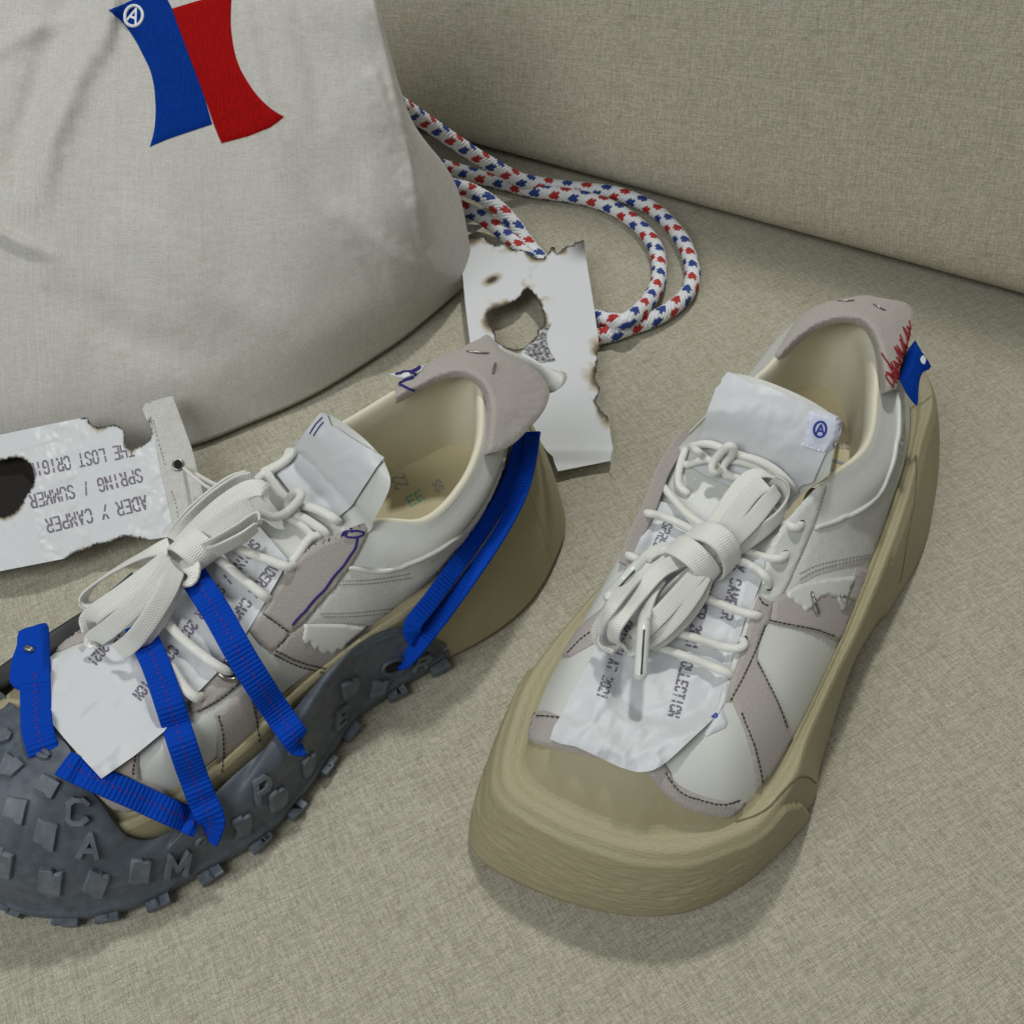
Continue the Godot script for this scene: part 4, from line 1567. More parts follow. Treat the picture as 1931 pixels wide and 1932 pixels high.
	# the bow
	for a in [
		[420, 330, 9, 0, 470, 240, 13, 60, 540, 170, 14, 75, 620, 110, 13, 80, 690, 88, 11, 80],
		[425, 335, 10, 0, 490, 240, 15, 55, 560, 170, 16, 70, 640, 115, 15, 75, 705, 100, 13, 70],
		[440, 345, 11, 0, 520, 265, 17, 5, 600, 195, 18, 5, 680, 145, 17, 0, 735, 140, 14, -20, 755, 168, 9, -60],
		[460, 365, 10, 10, 550, 290, 14, 20, 640, 225, 14, 25, 700, 195, 12, 30],
		[480, 385, 9, 50, 560, 340, 11, 70, 650, 285, 11, 75, 715, 240, 9, 80, 728, 262, 7, 90],
		[490, 395, 7, 60, 580, 360, 8, 75, 660, 320, 8, 75, 715, 280, 6, 80],
		[400, 350, 11, 0, 320, 375, 14, 50, 220, 425, 15, 65, 130, 485, 14, 75, 88, 535, 12, 100, 100, 562, 10, 130, 160, 560, 9, 140, 240, 510, 9, 140],
		[400, 390, 13, 0, 320, 455, 17, -5, 220, 530, 17, -5, 140, 585, 15, -10, 105, 620, 11, -40, 104, 660, 8, -60],
		[415, 405, 14, -5, 350, 490, 19, -15, 260, 580, 18, -20, 180, 650, 14, -25, 125, 690, 9, -40, 140, 708, 6, -60],
		[425, 420, 13, -10, 390, 510, 16, -25, 330, 610, 15, -30, 270, 690, 12, -30, 215, 735, 8, -25],
		[440, 425, 10, -30, 410, 520, 11, -45, 350, 630, 10, -50, 270, 725, 7, -50],
	]:
		for i in a.size() / 4:                       # lift over the shoe's throat to height over the seat
			a[4 * i + 2] += 75.0 + (a[4 * i] - 435.0) * (0.042 if a[4 * i] < 435.0 else 0.058)
		ribbon(lc, "bow_loop", "LG", a, 0.0036, 0.0006, M.flat_lace, 0.0, 0.002, true)
	wrap_round(lc, "bow_knot", "LG", [380, 300], [492, 448], [390, 405, 480, 335], 9.0, 10.0, 0.0060, M.flat_lace)
	ribbon(lc, "bow_knot", "LG", [470, 400, 12, 0, 480, 430, 14, 20, 475, 465, 11, 30, 450, 480, 7, 40], 0.0034, 0.0008, M.flat_lace)


# ---- the strap-on outsole -----------------------------------------------------------------------------------------

func outsole() -> void:
	var o := thing("rubber_outsole", "dark grey studded rubber outsole with blue webbing straps, worn by a sneaker", "overshoe", at(200, 1600, 0))
	var bt := [[845, 1243, 838, 1226, 16], [807, 1268, 800, 1196, 28], [770, 1290, 765, 1184, 36], [736, 1312, 720, 1190, 40], [676, 1355, 676, 1214, 43], [630, 1418, 645, 1240, 43], [587, 1482, 614, 1270, 43], [530, 1552, 572, 1318, 43], [477, 1596, 528, 1371, 43], [437, 1620, 504, 1407, 43], [397, 1642, 455, 1450, 43], [350, 1668, 413, 1489, 43], [310, 1690, 376, 1537, 43], [265, 1711, 331, 1563, 43], [225, 1722, 286, 1583, 44], [185, 1731, 251, 1582, 46], [145, 1735, 225, 1566, 48], [106, 1734, 185, 1510, 51], [53, 1727, 140, 1455, 54], [0, 1700, 133, 1420, 56], [-50, 1665, 120, 1400, 57], [-100, 1610, 98, 1386, 58], [-130, 1540, 60, 1355, 58], [-140, 1460, 20, 1325, 56], [-130, 1390, -20, 1290, 54], [-90, 1330, 0, 1263, 50], [-20, 1280, 60, 1222, 47], [60, 1215, 165, 1150, 46], [190, 1120, 250, 1080, 44]]
	var B := PackedVector3Array()
	var T := PackedVector3Array()
	for i in bt.size():
		var q: Array = bt[i]
		B.append(at(q[0], q[1], 2.0))
		var t := at(q[2], q[3], q[4])
		if i < 23:
			var h := hit(q[2], q[3])
			if h:
				t = over(q[2], q[3], 1.8)
		if i >= 23:
			B[i] = t - prp * 0.003
			B[i].y = 0.002
		T.append(t)
	B = cr3(B, 6)
	T = cr3(T, 6)
	var rs := []
	for f in [[-1, 0, 0.6, -2.0], [-1, 0, 2.5, 0.2], [-1, 0, 6.0, 1.2], [-1, 0, 9.0, 1.6], [-1, 0, 10.6, 0.2], [0.10, 0, 0, 0], [0.2, 0, 0, 0], [0.3, 0, 0, 0], [0.4, 0, 0, 0], [0.5, 0, 0, 0], [0.6, 0, 0, 0], [0.7, 0, 0, 0], [0.8, 0, 0, 0], [0.9, 0, 0, 0], [1.0, 0, 0, 0], [2.0, 0, 0, 0], [3.0, 0, 0, 0]]:
		var row := PackedVector3Array()
		for i in B.size():
			var tg := B[mini(i + 1, B.size() - 1)] - B[maxi(i - 1, 0)]
			var n := Vector3(tg.z, 0, -tg.x).normalized()
			var k: float = f[0]
			var q: Vector3
			if k < 0.0:
				q = B[i] + n * f[3] * 0.001
				q.y = minf(f[2] * 0.001, T[i].y * 0.8)
			elif k <= 1.0:
				var a := B[i] - n * 0.0004
				a.y = minf(0.0115, T[i].y * 0.8)
				var c1 := a
				c1.y = lerpf(a.y, T[i].y, 0.75)
				var c2 := a.lerp(T[i], 0.35)
				c2.y = T[i].y * 1.03
				q = a.bezier_interpolate(c1, c2, T[i], k)
				if i < 23 * 6:
					var s := screen(q)
					var h := hit(s.x, s.y)
					if h and (h.p - EYE).length() < (q - EYE).length() + 0.0026:
						var d := ray(s.x, s.y).normalized()
						q = h.p - d * 0.0026
			else:
				q = rs[14][i] - Vector3.UP * 0.001 * (2.0 if k < 2.5 else 4.5) - n * 0.001 * (0.6 if k < 2.5 else -1.0)
			row.append(q)
		rs.append(row)
	for pass_no in 4:
		for j in range(6, 14):
			var row: PackedVector3Array = rs[j].duplicate()
			for i in range(1, row.size() - 1):
				row[i] = rs[j][i] * 0.5 + (rs[j][i - 1] + rs[j][i + 1]) * 0.17 + (rs[j - 1][i] + rs[j + 1][i]) * 0.08
			rs[j] = row
	var g := Geo.new()
	g.rows(cols_cr(rs, 2), false, true)
	casts = []
	var sh := obj("shell", g, M.rubber, o, true)
	ribbon(o, "rim_strip", "P", [-60, 1322, 47, 0, 0, 1283, 47, 0, 60, 1240, 47, 0, 120, 1200, 46, 0, 175, 1165, 46, 0, 230, 1130, 45, 0], 0.0042, 0.002, M.black_rubber, 0.0, 0.002, true)
	# studs and moulded letters
	for a in [["LC", [60, 600, 215, 630, 172, 820, 125, 800, 120, 775, 25, 740]], ["LC", [305, 440, 440, 510, 370, 635, 330, 612, 325, 590, 240, 550]], ["LC", [50, 300, 120, 345, 130, 330, 190, 390, 90, 480, -10, 460]], ["LC", [275, 758, 420, 800, 385, 1005, 305, 960, 310, 945, 235, 920]],
		["LC", [285, 1110, 385, 1115, 385, 1150, 460, 1140, 440, 1310, 350, 1308, 345, 1285, 270, 1265]], ["LC", [645, 1110, 725, 1140, 728, 1162, 790, 1165, 730, 1325, 655, 1308, 640, 1288, 585, 1265]], ["LC", [935, 1050, 1015, 1045, 1018, 1066, 1080, 1050, 1060, 1220, 985, 1214, 985, 1226, 915, 1215]],
		["LC", [-60, 990, 20, 970, 30, 1000, 115, 1025, 90, 1195, -60, 1150]], ["LC", [1640, 790, 1720, 740, 1725, 756, 1785, 720, 1790, 800, 1765, 870, 1690, 895, 1660, 920, 1683, 850]], ["LD", [620, 1400, 672, 1352, 682, 1362, 720, 1325, 742, 1370, 732, 1440, 690, 1480, 640, 1500]],
		["LD", [838, 1180, 875, 1140, 882, 1150, 912, 1110, 905, 1200, 880, 1262, 848, 1285]], ["LD", [1085, 690, 1130, 655, 1140, 665, 1185, 630, 1195, 690, 1160, 745, 1095, 790]], ["LD", [1290, 672, 1330, 655, 1335, 668, 1385, 650, 1355, 745, 1260, 775]], ["LC", [-40, 150, 60, 130, 100, 170, 80, 215, -20, 250]]]:
		var sg := Geo.new()
		block(sg, look(a[0], a[1]), 1.7)
		obj("stud", sg, M.worn_rubber, sh)
	raised(sh, "letter", "C", look("LC", [480, 800])[0], Vector2(35, -1), Vector2(3, -44), 10.0, 1.8, M.worn_rubber)
	raised(sh, "letter", "A", look("LC", [560, 1035])[0], Vector2(34, 2), Vector2(6, -42), 10.0, 1.8, M.worn_rubber)
	raised(sh, "letter", "M", look("LC", [1185, 1175])[0], Vector2(34, -7), Vector2(8, -38), 10.0, 1.8, M.worn_rubber)
	raised(sh, "letter", "P", look("LC", [1838, 665])[0], Vector2(22, -14), Vector2(-6, -42), 8.5, 1.8, M.worn_rubber)
	raised(sh, "letter", "E", look("LD", [1052, 968])[0], Vector2(16, -14), Vector2(4, -30), 6.0, 1.5, M.worn_rubber)
	raised(sh, "letter", "R", look("LD", [1545, 600])[0], Vector2(22, -8), Vector2(10, -24), 6.0, 1.5, M.worn_rubber)
	# studs along the rim
	for c in [["LC", 70, 1385, 0.35], ["LC", 130, 1420, 0.3], ["LC", 440, 1480, 0.0], ["LC", 520, 1490, -0.05], ["LC", 740, 1462, -0.2], ["LC", 800, 1450, -0.2], ["LC", 1095, 1375, -0.4], ["LC", 1160, 1345, -0.4], ["LC", 1470, 1190, -0.6], ["LC", 1530, 1150, -0.6], ["LC", 1825, 960, -0.7], ["LC", 1870, 915, -0.7],
		["LD", 560, 1690, -0.7], ["LD", 595, 1660, -0.7], ["LD", 785, 1500, -0.8], ["LD", 815, 1465, -0.8], ["LD", 985, 1225, -0.9], ["LD", 1010, 1180, -0.9], ["LD", 1130, 1005, -0.8], ["LD", 1160, 970, -0.8], ["LD", 1420, 755, -0.45], ["LD", 1460, 735, -0.45], ["LD", 1690, 595, -0.4], ["LD", 1730, 570, -0.4]]:
		var q := look(c[0], [c[1], c[2]])[0]
		var p := at(q.x, q.y, 3.5)
		var p2 := at(q.x + 10.0 * cos(c[3]), q.y + 10.0 * sin(c[3]), 3.5)
		var x := (p2 - p).normalized()
		var z := x.cross(Vector3.UP).normalized()
		if z.z < 0.0:
			z = -z
		var sg := Geo.new()
		sg.box(p - z * 0.0012, x * 0.0026, Vector3.UP * 0.0022 + z * 0.0006, z * 0.0038)
		obj("rim_stud", sg, M.worn_rubber, sh)
	# slots the straps go through
	for c in [["LC", 1438, 925, 30, 10, -0.7], ["LD", 800, 1090, 38, 12, -0.75], ["LD", 1430, 575, 62, 28, -0.35], ["LC", 300, 300, 40, 14, 0.5]]:
		var f: Array = LOOK[c[0]]
		var q := look(c[0], [c[1], c[2]])[0]
		var k: float = f[2] * 0.63856
		ring_on(sh, "slot_rim", q, c[3] * k * 1.35, c[4] * k * 1.5, c[5], 0.0011, 0.2, M.rubber)
		var sg := Geo.new()
		var hp := PackedVector2Array()
		for i in 16:
			hp.append(q + Vector2(cos(TAU * i / 16.0) * c[3] * k, sin(TAU * i / 16.0) * c[4] * k).rotated(c[5]))
		sheet(sg, hp, [], 5.0, on, 0.3, 0.0)
		obj("slot", sg, M.gap, sh)
	# straps lie over shoe and shell
	casts.append_array(shoe_casts)
	var red := []
	red.append(ribbon(o, "webbing_strap", "P", [120, 1440, 1.5, 0, 143, 1452, 2.5, 0, 185, 1471, 3.0, 0, 251, 1500, 3.0, 0, 318, 1531, 3.0, 0, 352, 1546, 2.5, 0, 372, 1556, 0.5, 0], 0.0046, 0.0008, M.webbing, 0.00017, 0.0017, false, true))
	red.append(ribbon(o, "webbing_strap", "P", [262, 1180, 6, 0, 275, 1212, 6, 0, 299, 1265, 6, 0, 333, 1369, 5, 0, 352, 1428, 4.5, 0, 378, 1500, 4, 0, 398, 1545, 3, 0, 395, 1568, 1, 0, 391, 1580, -0.5, 0], 0.0050, 0.0008, M.webbing, 0.00017, 0.0017))
	red.append(ribbon(o, "webbing_strap", "P", [360, 1080, 6, 0, 379, 1109, 6, 0, 412, 1160, 5.5, 0, 453, 1234, 5, 0, 498, 1306, 4, 0, 540, 1368, 3, 0, 560, 1396, 1.5, 0, 566, 1404, -0.5, 0], 0.0052, 0.0008, M.webbing, 0.00017, 0.0017))
	red.append(ribbon(o, "webbing_strap", "P", [66, 1230, 5, 0, 67, 1280, 5, 0, 68, 1330, 4, 0, 71, 1375, 3, 0, 79, 1405, 1.5, 0, 84, 1420, -0.5, 0], 0.0052, 0.0008, M.webbing, 0.00017, 0.0017))
	for r in red:
		var tg := Geo.new()
		var e: PackedVector3Array = r.p
		var acc := 0.0
		for i in range(1, e.size() - 2):
			acc += e[i].distance_to(e[i - 1])
			if acc > 0.0026:
				acc = 0.0
				var t := (e[i + 1] - e[i]).normalized()
				var w: Vector3 = t.cross(r.n[i])
				for k in [-0.00035, 0.00035]:
					tg.box(e[i] + r.n[i] * 0.00085 + w * k + t * k, t * 0.00028, r.n[i] * 0.00016, w * 0.00013)
		obj("red_stitching", tg, M.thread_red, r.o)
	ribbon(o, "heel_strap", "LE", [1475, 70, 4, 20, 1465, 150, 5, 25, 1450, 260, 5, 30, 1410, 450, 5, 35, 1330, 650, 5, 35, 1200, 880, 5, 35, 1030, 1130, 5, 30, 850, 1380, 4, 25, 700, 1570, 3.5, 15, 570, 1730, 2.5, 5, 505, 1800, 0.8, 0, 490, 1820, -1, 0], 0.0038, 0.0009, M.webbing, 0.00017, 0.0017)
	ribbon(o, "heel_strap", "LE", [1420, 110, 3, -30, 1375, 200, 4, -35, 1335, 340, 4, -35, 1265, 520, 4, -35, 1140, 740, 4, -35, 980, 970, 4, -35, 820, 1190, 4, -30, 680, 1380, 3.5, -25, 570, 1520, 3, -15, 560, 1600, 2, 0, 590, 1650, 1, 10], 0.0036, 0.0009, M.webbing, 0.00017, 0.0017)
	# folded buckle end with its rivet
	g = Geo.new()
	sheet(g, cr2(look("LB", [165, 735, 280, 695, 380, 668, 402, 740, 408, 900, 412, 1180, 300, 1220, 190, 1228, 110, 1180, 92, 1120, 105, 980, 150, 850]), 2, true), [], 6.0, func(x: float, y: float, _a: float, _b: float) -> Dictionary: return {"p": at(x, y, 62.0 - 0.02 * (y - 1200.0)), "n": Vector3(0, 0.9, 0.4)}, 3.5, 9.0)
	var fold := obj("strap_fold", g, M.webbing, o, true)
	g = Geo.new()
	var rv := PackedVector3Array()
	for i in 3:
		var h := on(52.0 + 4.0 * i, 1224.0 + 1.5 * i, 60, 1230)
		rv.append(h.p + h.n * 0.0003)
	tube(g, rv, 0.0013, 10)
	obj("rivet", g, M.steel, fold)

var shoe_casts: Array = []


func screen(q: Vector3) -> Vector2:
	var v := q - EYE
	var z := v.dot(fwd)
	return Vector2(965.5 + 966.0 * v.dot(rgt) / z / kk, 966.0 - 966.0 * v.dot(upv) / z / kk)


# ---- bag ----------------------------------------------------------------------------------------------------------

func bag() -> void:
	casts = []
	var o := thing("drawstring_bag", "white cotton drawstring bag with a blue and red emblem, leaning on the sofa back", "bag", at(400, 800, 0))
	var bot := [[-160, 960], [0, 915], [150, 885], [345, 846], [470, 800], [600, 740], [735, 655], [800, 605], [866, 548]]
	var top := [[-160, -120], [-20, -120], [110, -120], [260, -120], [380, -120], [490, -120], [580, -120], [630, -120], [664, -120]]
	var edge := PackedVector2Array([Vector2(866, 549), Vector2(822, 522), Vector2(795, 462), Vector2(779, 385), Vector2(763, 285), Vector2(745, 195), Vector2(722, 95), Vector2(699, 0), Vector2(664, -120)])
	var rows := []
	for j in 9:
		var t := j / 8.0
		var row := PackedVector3Array()
		for i in 9:
			var a := Vector2(bot[i][0], bot[i][1]).lerp(Vector2(top[i][0], top[i][1]), t)
			if i == 8:
				a = edge[j]
			elif i >= 5:
				a = a.lerp(a + (edge[j] - Vector2(866, 548).lerp(Vector2(664, -120), t)), (i - 4) / 4.0)
			var h := 3.0 + 185.0 * pow(t, 0.85)
			if i == 8:
				h -= 3.0 * sin(PI * t)
			row.append(at(a.x, a.y, h))
		rows.append(row)
	var back := lookh("F", [874, 546, 3, 885, 490, 12, 880, 435, 26, 862, 355, 46, 830, 300, 66, 775, 228, 92, 735, 110, 124, 708, 0, 150, 670, -120, 175])
	for j in 9:
		var e: Vector3 = rows[j][8]
		for k in [0.35, 0.75, 1.0]:
			rows[j].append(e.lerp(back[j], k) + Vector3(0.4, 0.3, 0) * 0.005 * sin(PI * k))
	var under := PackedVector3Array()
	for p in rows[0]:
		under.append(p + Vector3(-0.01, -0.0028, -0.012))
	var fine := []
	for r in rows:
		fine.append(cr3(r, 16))
	fine = cols_cr(fine, 16)
	var folds := []
	for q in [[[250, -60, 190, 60, 140, 160, 95, 270, 70, 420], 24.0, 6.0], [[150, -60, 90, 100, 40, 260, 10, 380], 30.0, -5.0], [[215, -40, 205, 60, 185, 130], 12.0, 3.0], [[440, -40, 470, 90, 492, 200, 530, 300, 600, 400], 20.0, 3.0], [[-40, 425, 40, 462, 110, 490], 12.0, 4.0],
			[[700, 150, 745, 260, 790, 380, 812, 470], 16.0, 3.5], [[280, 430, 400, 560, 540, 640], 45.0, 3.0], [[560, -40, 600, 120, 612, 260], 26.0, -3.0], [[120, 560, 260, 640, 420, 690], 40.0, -3.0], [[640, 400, 720, 480, 800, 520], 26.0, 3.0], [[-40, 120, 60, 60, 160, 20], 16.0, 3.0], [[690, -60, 722, 95, 745, 195, 763, 285, 779, 385, 795, 462, 822, 522, 850, 545], 9.0, 2.6]]:
		folds.append([look("P", q[0]), q[1], q[2]])
	for j in fine.size():
		for i in fine[j].size():
			var q: Vector3 = fine[j][i]
			var w := 0.0011 * bump.get_noise_2d(q.x * 120.0 + q.y * 60.0, q.z * 120.0) + 0.0013 * bump.get_noise_2d(q.x * 420.0, q.y * 160.0 + 90.0) + 0.0009 * bump.get_noise_2d(q.x * 900.0 + q.z * 500.0, q.y * 260.0 + 40.0)
			var sp := screen(q)
			for fo in folds:
				var d: float = dist_to(fo[0], sp) / fo[1]
				if d < 3.0:
					var nl: int = fo[0].size()
					var a: Vector2 = fo[0][0]
					var l: float = a.distance_to(fo[0][nl - 1])
					var t := clampf((sp - a).dot((fo[0][nl - 1] - a).normalized()) / l, 0.0, 1.0)
					var wig := 1.0 + 0.5 * bump.get_noise_2d(sp.x * 1.5, sp.y * 1.5)
					w += fo[2] * 0.001 * exp(-d * d * wig) * sqrt(smoothstep(1.0, 0.55, t) * smoothstep(-0.35, 0.3, t))
			fine[j][i] = q + Vector3(0.45, 0.7, 0.55) * w * clampf(j / 13.0, 0, 1)
	fine.push_front(cr3(under, 16))
	var g := Geo.new()
	g.rows(fine, false, true)
	var fp := g
	obj("cloth", g, M.cotton, o, true)
	# emblem: two satin-stitched fields and a ringed letter
	casts = []
	add_cast(fp.faces())
	var em := part(o, "emblem")
	var bl := cr2(look("BA", [565, 52, 600, 85, 640, 120, 700, 205, 745, 290, 780, 365, 800, 450, 806, 520, 808, 590, 800, 680, 778, 762]), 3)
	bl.append_array(look("BA", [800, 752, 870, 722, 1000, 678, 1100, 645, 1060, 500, 1010, 360, 950, 200, 895, 50, 860, -20, 838, -70, 720, -15, 640, 22]))
	patch("blue_field", em, M.blue_thread, bl, 0.9, 6.0, 2.5, true)
	var rd := look("BA", [1110, 648, 1130, 700, 1150, 743, 1290, 706, 1400, 662, 1472, 606])
	rd.append_array(cr2(look("BA", [1472, 606, 1400, 562, 1330, 490, 1285, 425, 1250, 365, 1222, 290, 1207, 215, 1198, 130, 1199, 40, 1205, -60]), 3).slice(1))
	rd.append_array(look("BA", [1120, -20, 1010, 10, 893, 46, 950, 205, 1010, 365, 1062, 505]))
	patch("red_field", em, M.red_thread, rd, 0.9, 6.0, 2.5, true)
	ring_on(em, "emblem_ring", look("BA", [694, 84])[0], 17.0, 19.5, 0.2, 0.0008, 0.2, M.white_thread)
	g = Geo.new()
	lettering(g, "A", look("BA", [658, 105])[0], Vector2(0.95, 0.36), 26, 27, 4.2, 0.3, false)
	obj("emblem_letter", g, M.white_thread, em)

	# the cord, looped over the seat
	cord(o, lookh("RO", [225, 195, 112, 265, 240, 102, 340, 290, 88, 450, 365, 70, 560, 440, 55, 680, 520, 38, 800, 590, 24, 900, 640, 14, 1020, 665, 8, 1130, 680, 6, 1250, 692, 6, 1370, 708, 6, 1480, 745, 6, 1580, 800, 5, 1660, 880, 5, 1720, 970, 5, 1752, 1070, 5, 1750, 1150, 5, 1715, 1220, 5, 1640, 1285, 5, 1550, 1335, 5, 1450, 1370, 5, 1350, 1405, 5, 1250, 1425, 5]), 0.5)
	cord(o, lookh("RO", [460, 560, 22, 540, 580, 14, 620, 602, 9, 720, 632, 6, 820, 657, 5, 950, 692, 5, 1100, 712, 5, 1230, 735, 5, 1340, 772, 5, 1440, 830, 5, 1520, 900, 5, 1572, 980, 5, 1590, 1060, 5, 1585, 1140, 6, 1550, 1220, 8, 1490, 1290, 12, 1420, 1340, 14, 1350, 1340, 10, 1280, 1325, 6, 1220, 1310, 5]), 0.1)
	cord(o, lookh("RO", [500, 670, 40, 570, 672, 34, 650, 692, 28, 740, 740, 24, 820, 805, 18, 880, 875, 13, 935, 955, 8, 990, 1020, 6, 1040, 1080, 5]), 0.75)
	cord(o, lookh("RO", [530, 730, 26, 600, 775, 18, 690, 815, 12, 770, 868, 9, 840, 925, 8, 900, 985, 8, 960, 1050, 7, 1000, 1110, 6]), 0.3)
	g = Geo.new()
	sheet(g, look("RO", [560, 900, 600, 870, 640, 862, 722, 868, 690, 890, 625, 925]), [], 6.0, func(x: float, y: float, _a: float, _b: float) -> Dictionary: return {"p": at(x, y, 4.0), "n": Vector3.UP}, 1.0)
	obj("hem_corner", g, M.cotton, o)


func cord(o: Node3D, ctrl: PackedVector3Array, phase: float) -> void:
	var r := 0.0047
	var p := smooth3(even3(cr3(ctrl, 10), 0.0004), 6)
	var n := p.size()
	var sides := 40
	var t0 := (p[1] - p[0]).normalized()
	var u := t0.cross(Vector3.UP).normalized()
	var rs := []
	var g := Geo.new()
	var cols := PackedColorArray()
	var s := 0.0
	var white := Color(0.74, 0.75, 0.77)
	var blue := Color(0.012, 0.045, 0.24)
	var red := Color(0.42, 0.02, 0.018)
	var lam := 0.0027
	for i in n:
		if i > 0:
			s += p[i].distance_to(p[i - 1])
		var t := (p[mini(i + 1, n - 1)] - p[maxi(i - 1, 0)]).normalized()
		u = (u - t * u.dot(t)).normalized()
		var w := t.cross(u)
		var row := PackedVector3Array()
		for k in sides:
			var a := float(k) / sides
			# a braid: cells along two helices, each showing the strand that lies on top
			var pa := a * 10.0 + s / lam
			var pb := a * 10.0 - s / lam
			var ca := floori(pa)
			var cb := floori(pb)
			var fa := pa - ca
			var fb := pb - cb
			var bulge := sin(PI * (fa if posmod(ca + cb, 2) == 0 else fb)) * (0.7 + 0.3 * sin(PI * (fb if posmod(ca + cb, 2) == 0 else fa)))
			row.append(p[i] + (u * cos(TAU * a) + w * sin(TAU * a)) * (r + 0.0009 * (bulge - 0.7)))
			var ac := fposmod((ca + cb + 1.0) / 20.0 + phase, 1.0)
			var sc := (ca - cb) * 0.5 * lam
			var lane := floori(ac * 4.0)
			var off := (ac * 4.0 - lane - 0.5) / 4.0
			var run := sc / 0.0135 + (0.5 if lane % 2 else 0.0)
			var near := run - roundf(run)
			var c := white
			if absf(off) < 0.10 and absf(near) < 0.25 and absf(off + near * 0.3) < 0.11:
				c = blue if posmod(roundi(run) + lane / 2, 2) == 0 else red
			cols.append(c)
		rs.append(row)
	g.rows(rs, true, false)
	g.c = cols
	g.fan(rs[0], true)
	g.fan(rs[n - 1], false)
	obj("drawcord", g, M.rope, o)


# ---- hang tags ----------------------------------------------------------------------------------------------------

func scorch(q: Vector2, lines: Array, halo: float) -> Color:
	var d := 1e9
	for l in lines:
		d = minf(d, dist_to(l, q))
	var far := halo * clampf(0.55 + 1.5 * bump.get_noise_2d(q.x * 0.9 + 60.0, q.y * 0.9), 0.15, 1.5)
	var c := Color(1, 1, 1)
	c = c.lerp(Color(0.62, 0.50, 0.30), smoothstep(far * 1.6, far * 0.5, d) * 0.8)
	c = c.lerp(Color(0.16, 0.09, 0.04), smoothstep(far * 0.8, far * 0.25, d) * 0.9)
	return c.lerp(Color(0.012, 0.010, 0.009), smoothstep(3.6, 2.0, d + 1.5 * bump.get_noise_2d(q.x * 5.0, q.y * 5.0)))


func ragged(p: PackedVector2Array, amount: float) -> PackedVector2Array:
	var e := even2(p, 3.0)
	for i in range(1, e.size() - 1):
		e[i] += Vector2(bump.get_noise_2d(e[i].x * 14.0, e[i].y * 14.0), bump.get_noise_2d(e[i].y * 14.0 + 300.0, e[i].x * 14.0)) * amount
	return e


func right_tag() -> void:
	casts = []
	var o := thing("hang_tag", "white paper tag with burnt holes and a silver star mark, propped behind a sneaker heel", "tag", at(1020, 650, 8), "singed paper hang tags")
	var top := ragged(cr2(look("TA", [450, 136, 560, 115, 575, 150, 600, 170, 650, 180, 700, 165, 745, 202, 775, 215, 840, 220, 870, 240, 930, 270, 975, 272, 1010, 240, 1038, 195, 1056, 200, 1062, 230, 1086, 236, 1130, 196, 1180, 182, 1205, 163, 1264, 145]), 3), 2.5)
	var side := ragged(cr2(look("TA", [1375, 910, 1360, 960, 1366, 1010, 1345, 1080, 1350, 1150, 1382, 1210, 1350, 1300, 1398, 1370, 1430, 1398, 1440, 1425]), 3), 2.5)
	var hole := ragged(cr2(look("TA", [868, 490, 905, 530, 942, 572, 966, 640, 982, 700, 976, 758, 936, 790, 932, 830, 872, 880, 848, 905, 800, 925, 715, 910, 660, 880, 637, 858, 630, 800, 592, 745, 576, 692, 600, 650, 680, 622, 735, 600, 800, 560, 842, 512]), 3, true), 2.0)
	var poly := look("TA", [380, 152])
	poly.append_array(top)
	poly.append_array(look("TA", [1290, 330, 1340, 640]))
	poly.append_array(side)
	poly.append_array(look("TA", [1470, 1630, 1455, 1720, 1080, 1795, 1050, 1720, 1045, 1690, 1000, 1650, 890, 1480, 700, 1200, 520, 1050, 455, 885, 420, 600]))
	var loop := hole.duplicate()
	loop.append(hole[0])
	var lines := [top, side, loop]
	var spot := look("TA", [610, 430])[0]
	var tint := func(x: float, y: float) -> Color:
		var q := Vector2(x, y)
		var c := scorch(q, lines, 14.0)
		var s := (q - spot).rotated(0.45)
		var d := sqrt(pow(s.x / 14.0, 2.0) + pow(s.y / 6.5, 2.0))
		c = c.lerp(Color(0.55, 0.43, 0.25), smoothstep(1.9, 1.0, d) * 0.8)
		c = c.lerp(Color(0.06, 0.03, 0.012), smoothstep(1.15, 0.5, d))
		var k := smoothstep(1050.0, 1105.0, x) * smoothstep(505.0, 462.0, y)
		return c.lerp(Color(0.05, 0.03, 0.02), k * 0.9)
	var hs := func(x: float, y: float, _a: float, _b: float) -> Dictionary:
		return {"p": at(x, y, 15.0 - 7.0 * clampf((y - 460.0) / 420.0, 0.0, 1.0) + 0.8 * sin(x * 0.02 + y * 0.008) - 3.0 * smoothstep(840.0, 885.0, y)), "n": Vector3.UP}
	var g := poly_h(poly, hs, 0.3, [hole], 3.2, 0.0, tint)
	obj("paper", g, M.paper, o, true)
	g = Geo.new()
	sheet(g, cr2(look("TA", [1032, 740, 1008, 790, 1000, 830, 1003, 870, 1015, 915, 1036, 960, 1062, 1005, 1010, 1012, 958, 1020, 910, 990, 850, 955, 834, 930, 880, 895, 930, 850, 975, 790]), 2, true), [], 4.0, on, 0.3, 0.0)
	obj("silver_star_print", g, M.glitter, o)
	g = Geo.new()
	tube(g, lookh("TA", [1475, 1600, 14, 1478, 1680, 10, 1462, 1720, 8, 1480, 1780, 4]), 0.0002, 6)
	obj("loose_thread", g, M.white_thread, o)


func over_floor(x: float, y: float, h: float) -> Vector3:
	return at(x, y, maxf(h, 2.0))


